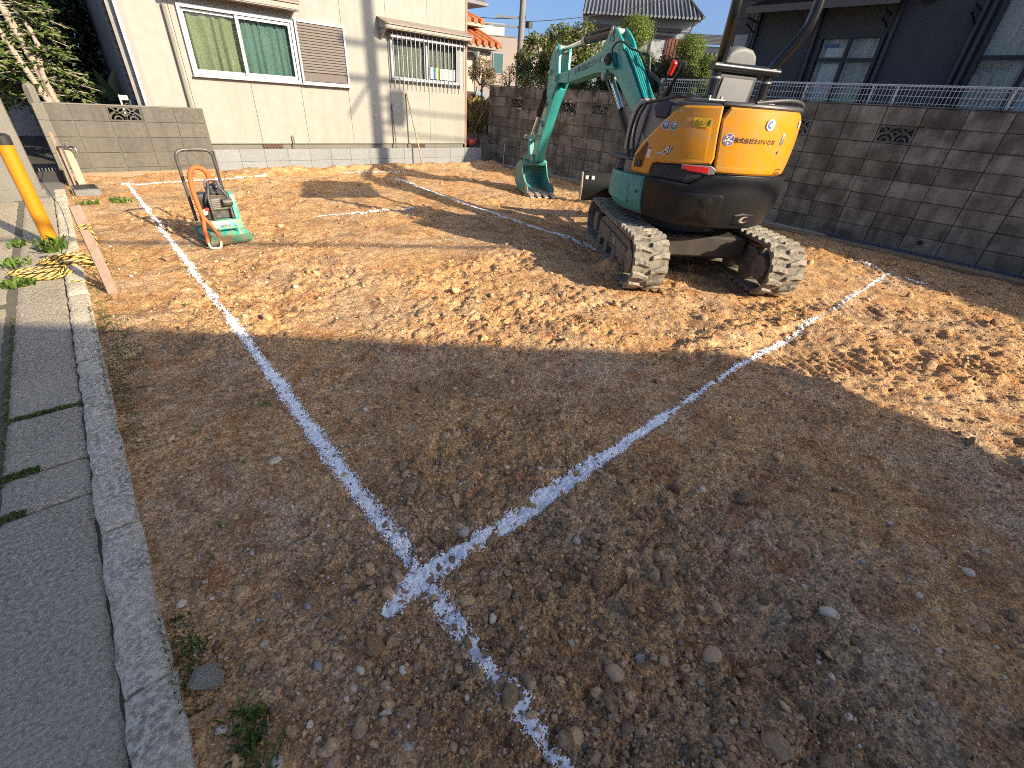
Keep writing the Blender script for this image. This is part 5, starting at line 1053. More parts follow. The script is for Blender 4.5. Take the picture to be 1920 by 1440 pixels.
# --- crawler tracks
RAD = .205; HC = .80; ZC = .205; PER = 2*2*HC+2*math.pi*RAD
def path(s, h):
    s = s % PER; a = 2*HC
    if s < a: return (-HC+s, ZC-RAD-h) if False else (-HC+s, ZC-(RAD+h)), (0, -1)
    s -= a
    if s < math.pi*RAD:
        t = s/RAD; return (HC+(RAD+h)*math.sin(t), ZC-(RAD+h)*math.cos(t)), None
    s -= math.pi*RAD
    if s < a:
        sag = .012*math.sin(math.pi*s/a); return (HC-s, ZC+(RAD+h)-sag), None
    s -= a; t = s/RAD; return (-HC-(RAD+h)*math.sin(t), ZC+(RAD+h)*math.cos(t)), None
for side, bc in (('l', .60), ('r', -.60)):
    w = .15; m = MB(); n = 120; V = []; hs = (-.012, .012)
    for i in range(n):
        s = PER*i/n
        for (q, h) in ((-w, hs[0]), (-w, hs[1]), (w, hs[1]), (w, hs[0])):
            p_, _ = path(s, h); V.append(U(p_[0], bc+q, p_[1]+.022))
    F = [(i*4+j, i*4+(j+1) % 4, ((i+1) % n)*4+(j+1) % 4, ((i+1) % n)*4+j) for i in range(n) for j in range(4)]
    m.add(V, F); tr = m.build('track', RUB, EX, smooth=40)
    m = MB(); NL = 42; pit = PER/NL
    for i in range(NL):
        for sd in (0, 1):
            s0 = i*pit+(.5*pit if sd else 0); q0, q1 = (.004, .148) if sd else (-.148, -.004)
            if sd == 0: q0, q1 = q1, q0                     # q0 is the inner end
            def lug(ds, q, h):
                k = abs(q)/.148; p_, _ = path(s0+ds+.026*(1-k) - .012*math.sin(k*3.1), h); return U(p_[0], bc+q, p_[1]+.022)
            qs = [q0, q0*.4+q1*.6, q1]; ws = [.019, .026, .034]; V = []
            for q, wd in zip(qs, ws):
                V += [lug(-wd, q, .012), lug(wd, q, .012), lug(wd*.66, q, .036), lug(-wd*.66, q, .036)]
            F = []
            for k in range(2): F += [(k*4+j, k*4+(j+1) % 4, (k+1)*4+(j+1) % 4, (k+1)*4+j) for j in range(4)]
            F += [(3, 2, 1, 0), (8, 9, 10, 11)]; m.add(V, F)
    lg = m.build('lugs', LUGM, tr, bevel=.003); tag(lg, kind='stuff')
    # wheels and frame
    def disc(name, a, z, r, w0, w1, mt, par, n=22):
        m = MB(); m.cyl(U(a, bc+w0, z), U(a, bc+w1, z), r, n); return m.build(name, mt, par, smooth=40)
    sp = disc('sprocket', -HC, ZC+.022, .165, -.05, .05, FRM, EX); disc('hub', -HC, ZC+.022, .105, -.15, .135, FRM, sp)
    idl = disc('idler', HC, ZC+.022, .175, -.045, .045, FRM, EX); disc('hub', HC, ZC+.022, .06, -.09, .09, FRM, idl)
    for a in (-.52, -.17, .18, .50): disc('roller', a, .10, .075, -.08, .10, FRM, EX, 16)
    sgn = 1 if bc > 0 else -1
    m = MB(); prof = [(-.62, .12), (-.66, .30), (-.55, .345), (.42, .345), (.58, .30), (.60, .14), (.45, .11), (.36, .15), (.25, .11), (-.02, .11), (-.1, .155), (-.25, .155), (-.34, .11), (-.55, .11)]
    m.prism(prof, lambda a, z: U(a, bc-.06, z), lambda a, z: U(a, bc+.085*1, z)); tf = m.build('track_frame', FRM, EX, bevel=.006)
    m = MB()
    m.prism([(-.60, .13), (-.62, .275), (-.02, .285), (-.02, .16), (-.1, .19), (-.26, .19), (-.34, .13), (-.5, .10)], lambda a, z: U(a, bc+sgn*.085, z), lambda a, z: U(a, bc+sgn*.115, z)); m.build('side_plate', FRM, tf, bevel=.006)
    m = MB(); m.prism([(.01, .16), (.01, .285), (.50, .285), (.50, .15), (.38, .17), (.3, .14)], lambda a, z: U(a, bc+sgn*.085, z), lambda a, z: U(a, bc+sgn*.115, z)); m.build('side_plate', FRM, tf, bevel=.006)
    m = MB(); m.prism([(.60, .10), (.60, .33), (.74, .33), (.80, .24), (.74, .13)], lambda a, z: U(a, bc+sgn*.06, z), lambda a, z: U(a, bc+sgn*.125, z)); m.build('idler_guard', FRM, tf, bevel=.012)
    m = MB(); m.box((-.57, -.055, .346), (.4, .07, .362), Matrix.Rotation(DL, 4, 'Z') @ Matrix.Translation((0, bc, 0))); m.build('mud', MUD, tf)
    for a in (-.56, -.40, .32, .5):
        m = MB(); p0 = U(a, bc+sgn*.115, .155); p1 = U(a, bc+sgn*.128, .155); m.cyl(p0, p1, .013, 8); m.build('bolt', WEAR, tf, smooth=40)
    m = MB(); m.box((-.045, -.001, -.03), (.0, .001, .03)); 
    if bc > 0:
        o = m.build('yellow_label', DYEL, tf); o.location = U(-.16, bc+.1165, .235); o.rotation_euler = (0, 0, DL)
# --- car body
m = MB(); m.box((-.5, -.47, .20), (.45, .47, .40), MU); m.box((-.34, -.56, .16), (-.12, .56, .32), MU); m.box((.12, -.56, .16), (.34, .56, .32), MU); m.build('car_body', mat('car_body_black', (.02, .02, .021), .6, var=((.06, .045, .03), 5, .2)), EX, bevel=.02)
m = MB(); m.cyl((0, 0, .38), (0, 0, .54), .36, 32); m.build('swing_ring', TRIM, EX, smooth=40)
# --- blade
m = MB(); prof = []
for k in range(9):
    t_ = k/8; z = .28+.34*t_; a = 1.66-.055*math.sin(math.pi*t_)+.02*t_; prof.append((a, z))
prof2 = prof+[(a+.016, z) for a, z in reversed(prof)]
m.prism(prof2, lambda a, z: U(a, -.75, z), lambda a, z: U(a, .75, z)); bl_ = m.build('blade', CWB, EX, smooth=30)
m = MB(); m.prism([(1.60, .285), (1.585, .45), (1.64, .625), (1.70, .625), (1.69, .285)], lambda a, z: U(a, .751, z), lambda a, z: U(a, .765, z)); m.prism([(1.60, .285), (1.585, .45), (1.64, .625), (1.70, .625), (1.69, .285)], lambda a, z: U(a, -.765, z), lambda a, z: U(a, -.751, z)); m.build('end_plate', WEAR, bl_)
m = MB(); m.bar(U(.4, .3, .26), U(1.60, .36, .42), .09, .12); m.bar(U(.4, -.3, .26), U(1.60, -.36, .42), .09, .12); m.bar(U(1.2, -.35, .36), U(1.2, .35, .36), .08, .08); m.build('blade_arm', CWB, EX, bevel=.008)
m = MB(); m.cyl(U(.55, 0, .36), U(1.1, 0, .44), .045, 14); m.build('blade_cylinder', CWB, EX, smooth=40); m = MB(); m.cyl(U(1.1, 0, .44), U(1.58, 0, .5), .024, 12); m.build('blade_rod', CHROME, EX, smooth=40)
for y_ in (.70, .62): m = MB(); m.box((-.001, -.02, -.022), (.001, .02, .022)); o = m.build('decal', DWHITE, bl_); o.location = U(1.628, y_, .565); o.rotation_euler = (0, 0, DL)
# --- upper structure: curved panels
def panel(name, poly, Rf, mt, parent, thick=.02, inset=.012, lift=.010, step=3.0, auto=28):
    """poly in (phi degrees, z); bent round the swing axis; Rf radius or function of z"""
    Rr = Rf if callable(Rf) else (lambda z: Rf)
    R0 = .75; bm = bmesh.new(); vs = [bm.verts.new((R(p_)*R0, z, 0)) for p_, z in poly]; f = bm.faces.new(vs); bm.normal_update()
    if f.normal.z < 0: f.normal_flip()
    ext = bmesh.ops.extrude_face_region(bm, geom=[f]); top = [e for e in ext['geom'] if isinstance(e, bmesh.types.BMFace)][0]
    if f.is_valid: pass
    for v in top.verts: v.co.z += thick
    bmesh.ops.inset_region(bm, faces=[top], thickness=inset, depth=0, use_even_offset=True)
    for v in top.verts: v.co.z += lift
    lo = min(v.co.x for v in bm.verts); hi = max(v.co.x for v in bm.verts); k = lo+R(step)*R0
    while k < hi-.003:
        bmesh.ops.bisect_plane(bm, geom=bm.verts[:]+bm.edges[:]+bm.faces[:], plane_co=(k, 0, 0), plane_no=(1, 0, 0), dist=1e-5); k += R(step)*R0
    zl = min(v.co.y for v in bm.verts); zh = max(v.co.y for v in bm.verts)
    if callable(Rf):
        for q in np.linspace(zl, zh, 9)[1:-1]: bmesh.ops.bisect_plane(bm, geom=bm.verts[:]+bm.edges[:]+bm.faces[:], plane_co=(0, q, 0), plane_no=(0, 1, 0), dist=1e-5)
    for v in bm.verts:
        ph = v.co.x/R0; z = v.co.y; r = Rr(z)-thick-lift+v.co.z; v.co = (r*math.cos(ph), r*math.sin(ph), z)
    bmesh.ops.recalc_face_normals(bm, faces=bm.faces); me = bpy.data.meshes.new(name); bm.to_mesh(me); bm.free(); me.materials.append(mt)
    me.polygons.foreach_set('use_smooth', np.ones(len(me.polygons), bool)); me.set_sharp_from_angle(angle=R(auto)); return obj(name, me, parent)
def rcw(z): t_ = (z-.52)/.41; return .715+.07*math.sin(min(1, max(0, t_*1.25))*math.pi/2)-.006*max(0, t_-.8)*5
core = MB(); n = 60; pr = [(.5, .60), (.54, .69), (.9, .735), (.955, .715)]
V = []
for z, r in pr: V += [(r*math.cos(2*math.pi*i/n)*(1 if math.cos(2*math.pi*i/n) < 0 else .78), r*math.sin(2*math.pi*i/n)*.98, z) for i in range(n)]
F = [(k*n+i, k*n+(i+1) % n, (k+1)*n+(i+1) % n, (k+1)*n+i) for k in range(3) for i in range(n)]+[tuple(range(n-1, -1, -1)), tuple(3*n+i for i in range(n))]
core.add(V, F); core.build('revolving_frame', TRIM, EX, smooth=40)
cw = panel('counterweight', [(108.5, .535), (108.5, .862), (113, .875), (137.5, .855), (143, .905), (151, .940), (250, .940), (252, .60), (235, .52), (150, .515)], rcw, CWB, EX, .05, .014, .012)
# recess panel with two lifting eyes and one tie hole
def ell(phi, z, rp, rz, n=18): return [(phi+rp*math.cos(2*math.pi*k/n), z+rz*math.sin(2*math.pi*k/n)) for k in range(n)]
HOLE_SHADE = mat('hole_shade_black', (.004, .004, .004), .6)  # near-black discs on the surface paint the shade inside the holes
panel('raised_pad', [(133, .545), (133.5, .80), (158, .80), (160, .785), (161, .56), (157, .55), (150, .60), (140, .60)], lambda z: rcw(z)+.012, CWB, cw, .014, .010, .004)
for ph, z, a, c in ((150.5, .735, 4.2, .042), (149.5, .635, 3.0, .032)):
    panel('lifting_eye', ell(ph, z, a, c), lambda z_: rcw(z_)+.015, CWB, cw, .01, .006, .002); panel('eye_hole_shade', ell(ph+.3, z, a*.74, c*.76), lambda z_: rcw(z_)+.0165, HOLE_SHADE, cw, .006, .002, .0005)
panel('tie_hole_rim', [(172, .56), (172, .645), (178, .66), (189, .645), (188, .56), (180, .545)], lambda z: rcw(z)+.008, CWB, cw, .012, .012, .006)
panel('tie_hole', ell(181, .603, 4.0, .030), lambda z: rcw(z)+.0095, WEAR, cw, .008, .004, .001); panel('tie_hole', ell(182.2, .607, 2.6, .021), lambda z: rcw(z)+.011, HOLE_SHADE, cw, .006, .002, .0005)
# teal front-left box
gb = panel('side_box', [(52, .60), (50, .845), (108, .862), (108, .56), (90, .555), (66, .565)], lambda z: .775-.05*max(0, (.66-z)/.1), TEALD, EX, .06, .016, .012)
panel('box_panel', [(60, .63), (60, .795), (96, .80), (96, .62)], .781, TEALD, gb, .008, .006, .004); m = MB(); m.cyl((.772*math.cos(R(104)), .772*math.sin(R(104)), .735), (.783*math.cos(R(104)), .783*math.sin(R(104)), .735), .012, 10); m.build('lock', BLACKP, gb, smooth=40)
m = MB(); m.prism([(.05+.70*math.cos(R(a))*.98-.05, .70*math.sin(R(a))) for a in range(30, 112, 6)]+[(-.2, .35), (.5, .25)], lambda u, v: (u, v, .80), lambda u, v: (u, v, .855)); m.build('step_plate', TRIM, EX, bevel=.008)
m = MB(); m.cyl((.30, .58, .85), (.30, .58, .93), .10, 18); m.build('rubber_mount', BLACKP, EX, bevel=.012, smooth=40)
# orange side cover with a hand hole
sp_poly = [(93, .885), (92.2, .93), (93.5, 1.03), (97, 1.085), (119, 1.372), (123, 1.405), (146, 1.418), (146.5, 1.30), (148.6, 1.06), (147.5, 1.015), (113, .985), (110.5, .972), (109.3, .885)]
sc2 = panel('side_cover', sp_poly, .755, ORG, EX, .03, .014, .010)
panel('hand_hole_rim', [(95, .91), (94.5, 1.02), (98.5, 1.06), (103.5, 1.145), (106.3, 1.13), (104.3, .92)], .758, ORG, sc2, .01, .010, .004); panel('hand_hole_shade', [(96, .922), (95.6, 1.012), (99.2, 1.055), (103.4, 1.13), (105.2, 1.118), (103.6, .93)], .7625, mat('hole_shade_orange', (.13, .05, .004), .7), sc2, .006, .002, .001)  # opening is a raised patch, its inner shade painted as darker orange
m = MB(); a_ = R(100.5); m.tube([(.757*math.cos(a_), .757*math.sin(a_), .955), (.772*math.cos(a_), .772*math.sin(a_), .955)], .028, 12); m.build('latch', BLACKP, sc2, smooth=40)
panel('cover_step', [(126, 1.03), (124.5, 1.335), (142.5, 1.345), (145, 1.03)], .7575, ORG, sc2, .008, .02, .005)
# black mesh grille and tail lamp
GRM = mat('grille_black', (.008, .008, .009), .5); gr_ = panel('grille', [(109.6, .872), (111, .966), (113.5, .978), (148.2, 1.008), (150.6, .952), (143, .905), (137.3, .858), (126, .862)], .752, GRM, EX, .02, .008, .006)
m = MB()
for k in range(15):
    p0 = 112+k*1.6
    for (a0, z0, a1, z1) in ((p0, .885, p0+3.6, .965), (p0+3.6, .885, p0, .965)):
        m.bar((.7525*math.cos(R(a0)), .7525*math.sin(R(a0)), z0), (.7525*math.cos(R(a1)), .7525*math.sin(R(a1)), z1), .004, .004)
for k in range(7):
    p0 = 134+k*1.2; m.bar((.7535*math.cos(R(p0)), .7535*math.sin(R(p0)), .876+k*.007), (.7535*math.cos(R(p0+2.0)), .7535*math.sin(R(p0+2.0)), .935), .007, .006)
m.build('grille_bars', TRIM, gr_)
panel('lamp_housing', [(131, .965), (130.6, .999), (148, 1.006), (151.3, .982), (150.6, .945), (147.5, .94)], .764, SILV, EX, .012, .004, .003); panel('tail_lamp', [(132.5, .965), (131.4, .995), (147, .996), (147.2, .948), (136, .953)], .767, REDL, EX, .010, .004, .004)
# rear hood
hd = panel('engine_hood', [(150.3, .955), (146.8, 1.33), (150.3, 1.415), (208, 1.415), (221, 1.34), (222, 1.08), (214, .955), (212, .95)], lambda z: .745+.012*math.sin(math.pi*min(1, max(0, (z-.95)/.47))), ORG, EX, .04, .014, .012)
panel('hood_step', [(151.3, .966), (150.8, 1.03), (214, 1.035), (212, .963)], .7495, ORG, hd, .01, .008, .004)
m = MB()
RT = .742
top = [(RT*math.cos(R(a)), RT*math.sin(R(a))) for a in range(146, 223, 4)]+[(-.30, -.52), (-.22, -.50), (-.20, .30), (-.30, .52)]
m.prism(top, lambda u, v: (u, v, 1.417), lambda u, v: (u*.985, v*.985, 1.452)); m.build('top_cover', TRIM, EX, bevel=.012, smooth=30)
m = MB(); m.prism([(RT*math.cos(R(a)), RT*math.sin(R(a))) for a in range(118, 147, 4)]+[(-.30, .38), (-.26, .50)], lambda u, v: (u, v, 1.40), lambda u, v: (u*.985, v*.985, 1.432)); m.build('top_cover', TRIM, EX, bevel=.008, smooth=30)
m = MB(); m.tube(bezier([(RT*.97*math.cos(R(a)), RT*.97*math.sin(R(a)), 1.452+.035*math.sin(math.pi*(a-165)/60)) for a in range(165, 226, 10)], 4), .014, 8); m.build('cover_rail', TRIM, EX, smooth=50)
# box under the seat (fills the body behind the hood)
m = MB(); m.prism([(.68*math.cos(R(a)), .68*math.sin(R(a))) for a in range(120, 241, 6)]+[(-.1, -.55), (-.1, .50)], lambda u, v: (u, v, .93), lambda u, v: (u, v, 1.40)); m.build('engine_bay', TRIM, EX)
m = MB(); m.box((-.1, -.62, .93), (.62, .60, .965)); m.build('floor', TRIM, EX, bevel=.01); m = MB(); m.box((-.1, -.70, .93), (.5, -.42, 1.32)); m.build('right_cover', ORG, EX, bevel=.04, seg=3, smooth=40)
# seat
m = MB(); m.box((-.22, -.22, 1.14), (.28, .22, 1.27)); m.build('seat', SEATD, EX, bevel=.04, seg=3, smooth=40); m = MB(); m.box((-.15, -.18, .96), (.22, .18, 1.139)); m.build('seat_base', BLACKP, EX, bevel=.02)
m = MB(); Msb = Matrix.Translation((-.16, .06, 1.24)) @ Matrix.Rotation(R(-9), 4, 'Y'); m.box((-.075, -.215, 0), (.02, .215, .43), Msb); bk = m.build('backrest', SEATD, EX, bevel=.035, seg=3, smooth=40)
m = MB(); m.box((-.088, -.16, .03), (-.072, .16, .395), Msb); m.build('back_panel', SEATL, bk, bevel=.012, seg=2, smooth=40)
m = MB(); prof = [(-.175, .0), (-.17, .06), (-.14, .13), (-.085, .168), (0, .18), (.085, .168), (.14, .13), (.17, .06), (.175, 0)]
Mh = Matrix.Translation((-.215, .06, 1.655)) @ Matrix.Rotation(R(-9), 4, 'Y'); m.prism(prof, lambda v, z: Mh @ Vector((-.06, v, z)), lambda v, z: Mh @ Vector((.055, v, z))); m.build('headrest', SEATL, EX, bevel=.03, seg=3, smooth=50)
m = MB(); m.bar((-.2, .06, 1.60), (-.21, .06, 1.67), .16, .05); m.build('headrest_post', BLACKP, EX)
# two-post canopy
for s_ in (1, -1):
    P = bezier([(-.27, .27*s_, 1.40), (-.27, .27*s_, 1.62), (-.29, .275*s_, 1.70), (-.40, .36*s_+.0, 1.92), (-.43, .385*s_, 2.05), (-.43, .39*s_, 2.30), (-.36, .39*s_, 2.44), (-.2, .39*s_, 2.485)], 6)
    m = MB(); m.tube(P, .040, 18); po = m.build('canopy_post', BLKT, EX, smooth=50)
    m = MB(); m.cyl((-.27, .27*s_, 1.605), (-.27, .27*s_, 1.62), .044, 18); m.build('clamp_ring', SILV, po, smooth=50)
    m = MB(); m.box((-.36, .27*s_-.085, 1.4525), (-.18, .27*s_+.085, 1.466)); 
    for a in (-.33, -.21):
        for c_ in (-.06, .06): m.cyl((a, .27*s_+c_, 1.466), (a, .27*s_+c_, 1.488), .012, 6)
    m.build('foot_plate', SILV, po)
m = MB(); m.tube([(-.31, .36, 1.685), (-.31, -.33, 1.685)], .033, 18); m.build('cross_bar', BLKT, EX, smooth=50)
m = MB(); m.tube(bezier([(-.25, .25, 1.64), (-.25, .22, 1.635), (-.26, 0, 1.63), (-.26, -.1, 1.64)], 4), .006, 6); m.build('cable', BLACKP, EX, smooth=50)
m = MB(); m.prism([(-.62, -.44), (-.55, -.52), (.62, -.52), (.74, -.40), (.74, .40), (.62, .52), (-.55, .52), (-.62, .44)], lambda u, v: (u, v, 2.49), lambda u, v: (u*.97, v*.97, 2.56)); cn = m.build('canopy_roof', mat('canopy_black_roof', (.03, .03, .032), .5), EX, bevel=.02, seg=2, smooth=40)
for v_ in (-.3, -.1, .1, .3): m = MB(); m.box((-.5, v_-.02, 2.561), (.62, v_+.02, 2.572)); m.build('roof_rib', BLACKP, cn)
# consoles and levers
for s_ in (1, -1):
    m = MB(); m.prism([(-.05, 1.12), (-.10, 1.34), (.20, 1.44), (.42, 1.40), (.48, 1.28), (.34, 1.10)], lambda u, z: (u, s_*.27, z), lambda u, z: (u, s_*.42, z)); co = m.build('control_console', CONS, EX, bevel=.03, seg=2, smooth=40)
    m = MB(); rs = []; P = []
    for k in range(9): P.append((.30-.012*k, s_*.34, 1.40+.017*k)); rs.append((.052-.0036*k)*(1.0 if k % 2 else .86))
    m.tube(P, rs, 14); m.build('lever_boot', BLACKP, co, smooth=30)
    m = MB(); m.tube(bezier([(.21, s_*.34, 1.53), (.15, s_*.345, 1.60), (.09, s_*.35, 1.66), (.05, s_*.35, 1.72)], 4), [.014]*4+[.016]*4+[.02, .024, .026, .026, .02], 10); m.build('joystick', BLACKP, co, smooth=50)
m = MB(); m.tube([(.47, .32, 1.30), (.36, .31, 1.55), (.30, .30, 1.66)], .009, 8); lv = m.build('lock_lever', BLACKP, EX, smooth=50); m = MB(); m.tube([(.305, .30, 1.64), (.262, .30, 1.725), (.258, .30, 1.735)], [.024, .026, .016], 12); m.build('lever_grip', REDG, lv, smooth=40)
m = MB(); m.prism([(.38, 1.02), (.30, 1.42), (.46, 1.44), (.58, 1.30), (.60, 1.0)], lambda u, z: (u, .43, z), lambda u, z: (u, .46, z)); m.build('side_guard', CONS, EX, bevel=.012, seg=2, smooth=40)
m = MB(); m.prism([(-.02, 1.30), (-.06, 1.42), (.12, 1.44), (.22, 1.40), (.16, 1.30)], lambda u, z: (u, .40, z), lambda u, z: (u, .47, z)); m.build('side_pad', mat('navy_pad', (.02, .03, .07), .6), EX, bevel=.015)
m = MB(); m.tube(bezier([(.30, .55, .92), (.35, .57, 1.05), (.33, .58, 1.22), (.27, .58, 1.36), (.18, .58, 1.405), (.02, .57, 1.43), (-.2, .55, 1.465), (-.26, .5, 1.47)], 6), .0135, 10); m.build('grab_rail', BLACKP, EX, smooth=50)
m = MB(); m.tube(bezier([(.16, .62, .98), (.22, .61, 1.15), (.21, .60, 1.30), (.15, .59, 1.40)], 6), .012, 10); m.build('grab_rail', BLACKP, EX, smooth=50)
# --- boom, arm, bucket
def side_plate(name, poly, v0, v1, mt, parent, bev=.008, seg=2):
    m = MB(); m.prism(poly, lambda u, z: (u, v0, z), lambda u, z: (u, v1, z)); return m.build(name, mt, parent, bevel=bev, seg=seg, smooth=35)
m = MB(); m.prism([(.40, .42), (.40, 1.02), (.55, 1.05), (.74, .95), (.80, .5), (.72, .40)], lambda u, z: (u, -.10, z), lambda u, z: (u, .10, z)); m.build('swing_bracket', TRIM, EX, bevel=.03, seg=2, smooth=40)
bm_poly = [(.48, .80), (.44, .93), (.66, 1.135), (1.028, 1.473), (1.28, 1.702), (1.47, 1.86), (1.60, 1.945), (1.78, 1.965), (1.984, 1.922), (2.297, 1.843), (2.868, 1.733), (3.20, 1.70), (3.26, 1.66), (3.22, 1.60), (2.828, 1.598), (2.463, 1.643), (2.115, 1.692), (1.912, 1.700), (1.772, 1.700), (1.644, 1.677), (1.546, 1.611), (1.301, 1.436), (1.048, 1.268), (.843, 1.10), (.60, .82)]
bo = side_plate('boom', bm_poly, -.088, .088, TEAL, EX, .010)
br = [(1.50, 1.90), (1.577, 1.992), (1.721, 2.092), (1.80, 2.125), (1.86, 2.10), (1.926, 1.983), (1.984, 1.922), (1.75, 1.90)]
for v0, v1 in ((.060, .0895), (-.0895, -.060)): side_plate('cylinder_bracket', br, v0, v1, TEAL, bo, .004, 1)
side_plate('tip_band', [(2.80, 1.60), (2.84, 1.745), (2.90, 1.735), (2.86, 1.595)], -.092, .092, TEAL, bo, .003, 1)
def pin(name, u, z, r, w, mt=PINM, par=bo):
    m = MB(); m.cyl((u, -w, z), (u, w, z), r, 18); return m.build(name, mt, par, smooth=40)
pin('pin', 1.80, 2.08, .032, .105); pin('pin', 3.22, 1.645, .034, .125); pin('pin', 1.835, 1.655, .03, .125)
for s_ in (1, -1): side_plate('pin_boss', [(1.78, 1.72), (1.90, 1.72), (1.885, 1.63), (1.835, 1.605), (1.79, 1.63)], s_*.088, s_*.112, TEAL, bo, .006, 1)
# boom cylinders
m = MB(); m.cyl((1.18, .0, 1.03), (1.48, .0, 1.325), .058, 18); bcy = m.build('boom_cylinder', CWB, EX, smooth=40); m = MB(); m.cyl((1.48, 0, 1.325), (1.835, 0, 1.655), .033, 14); m.build('rod', CHROME, bcy, smooth=40)
m = MB(); m.cyl((.92, 0, .78), (1.19, 0, 1.04), .06, 18); m.build('cylinder_base', CWB, bcy, smooth=40)
side_plate('rod_guard', [(1.42, 1.235), (1.86, 1.615), (1.84, 1.64), (1.40, 1.26)], .045, .057, TRIM, bcy, .002, 1); side_plate('rod_guard', [(1.24, 1.00), (1.86, 1.585), (1.84, 1.61), (1.22, 1.03)], -.07, -.05, TRIM, bcy, .002, 1)
# arm cylinder
m = MB(); m.cyl((1.82, 0, 2.085), (2.62, 0, 2.05), .046, 18); acy = m.build('arm_cylinder', CWB, EX, smooth=40); m = MB(); m.cyl((2.62, 0, 2.05), (3.26, 0, 1.985), .026, 14); m.build('rod', CHROME, acy, smooth=40)
m = MB(); m.cyl((2.56, 0, 2.053), (2.64, 0, 2.048), .055, 18); m.build('gland', SILV, acy, smooth=40); m = MB(); m.tube(bezier([(1.9, .03, 2.13), (2.2, .035, 2.12), (2.5, .03, 2.11), (2.6, .01, 2.09)], 5), .014, 8); m.build('hose', BLACKP, acy, smooth=50)
m = MB(); m.cyl((3.26, -.06, 1.985), (3.26, .06, 1.985), .05, 18); m.build('rod_eye', WEAR, acy, smooth=40)
# arm
ar_poly = [(3.236, 2.04), (3.30, 2.045), (3.40, 1.96), (3.46, 1.83), (3.465, 1.70), (3.49, 1.56), (3.50, 1.42), (3.80, .83), (3.92, .60), (3.90, .52), (3.80, .50), (3.74, .55), (3.596, .857), (3.29, 1.37), (3.16, 1.62), (3.13, 1.80), (3.15, 1.96)]
ar = None
arm_core = [p_ for p_ in ar_poly]
ar = side_plate('arm', [(3.50, 1.42), (3.80, .83), (3.92, .60), (3.90, .52), (3.80, .50), (3.74, .55), (3.596, .857), (3.29, 1.37), (3.20, 1.52), (3.30, 1.62), (3.44, 1.60)], -.075, .075, TEAL, EX, .008)
for v0, v1 in ((.055, .0955), (-.0955, -.055)): side_plate('arm_ear', [(3.236, 2.04), (3.30, 2.045), (3.40, 1.96), (3.46, 1.83), (3.465, 1.70), (3.49, 1.56), (3.48, 1.42), (3.30, 1.40), (3.15, 1.60), (3.14, 1.72), (3.17, 1.82), (3.17, 1.96)], v0*1.02, v1*1.02, TEAL, ar, .006, 1)
pin('pin', 3.26, 1.985, .036, .115, PINM, ar); pin('pin', 3.40, 1.72, .028, .125, PINM, ar); pin('pin', 3.84, .545, .03, .11, PINM, ar); pin('pin', 3.66, .86, .024, .095, PINM, ar)
m = MB(); m.tube([(3.58, .076, 1.02), (3.56, .095, 1.06), (3.60, .09, 1.10)], .010, 8); m.tube([(3.47, .076, 1.30), (3.47, .095, 1.33), (3.50, .09, 1.36)], .010, 8); m.build('hose_hook', TRIM, ar, smooth=50)
side_plate('label', [(3.505, 1.36), (3.53, 1.20), (3.50, 1.20), (3.475, 1.36)], .0755, .0765, DYEL, ar, 0)
# bucket cylinder
m = MB(); m.cyl((3.50, 0, 1.74), (3.95, 0, 1.16), .042, 18); kcy = m.build('bucket_cylinder', CWB, EX, smooth=40); m = MB(); m.cyl((3.95, 0, 1.16), (4.19, 0, .84), .022, 14); m.build('rod', CHROME, kcy, smooth=40)
m = MB(); m.tube(bezier([(3.50, .05, 1.66), (3.62, .06, 1.55), (3.70, .06, 1.42), (3.90, .05, 1.2)], 6), .012, 8); m.tube(bezier([(3.42, .08, 1.58), (3.58, .10, 1.50), (3.60, .10, 1.36), (3.58, .08, 1.28)], 6), .012, 8); m.build('hose', BLACKP, kcy, smooth=50)
# links
for v_ in (-.10, .085): side_plate('link', [(4.21, .86), (4.235, .80), (3.70, .83), (3.66, .86), (3.70, .895)], v_, v_+.018, TEALD, EX, .006, 1)
pin('link_pin', 4.19, .835, .03, .12, PINM, EX)
m = MB(); m.prism([(4.16, .87), (4.23, .84), (4.20, .60), (4.14, .50), (4.06, .52), (4.12, .66)], lambda u, z: (u, -.045, z), lambda u, z: (u, .045, z)); m.build('push_link', TEALD, EX, bevel=.008, smooth=35)
# bucket: side plates, curved back, lip, teeth, ears
prof_out = [(3.98, .50), (4.10, .47), (4.22, .40), (4.27, .30), (4.265, .20), (4.20, .11), (4.06, .055), (3.85, .022), (3.62, .0)]
BW = .225
side = [(3.96, .50)]+prof_out+[(3.60, .03), (3.66, .13), (3.76, .20), (3.87, .28), (3.93, .40)]
bk_ = None
BKM = mat('bucket_paint', (.05, .29, .27), .5, var=((.27, .22, .16), 5, .10), var2=((.05, .27, .25), 18, .2))
for s_ in (1, -1):
    q = side_plate('bucket' if bk_ is None else 'bucket_side', side, s_*BW-.009, s_*BW+.009, BKM, EX if bk_ is None else bk_, .003, 1)
    if bk_ is None: bk_ = q
m = MB(); inner = [(u-.014*(u-3.9)/.4, z+.012) for u, z in prof_out]
for i in range(len(prof_out)-1):
    a, b2 = prof_out[i], prof_out[i+1]; c_, d_ = inner[i], inner[i+1]
    V = [(a[0], -BW, a[1]), (b2[0], -BW, b2[1]), (b2[0], BW, b2[1]), (a[0], BW, a[1]), (c_[0], -BW, c_[1]), (d_[0], -BW, d_[1]), (d_[0], BW, d_[1]), (c_[0], BW, c_[1])]
    m.add(V, [(0, 1, 2, 3), (7, 6, 5, 4), (0, 4, 5, 1), (2, 6, 7, 3)])
m.build('bucket_shell', BKM, bk_, smooth=50)
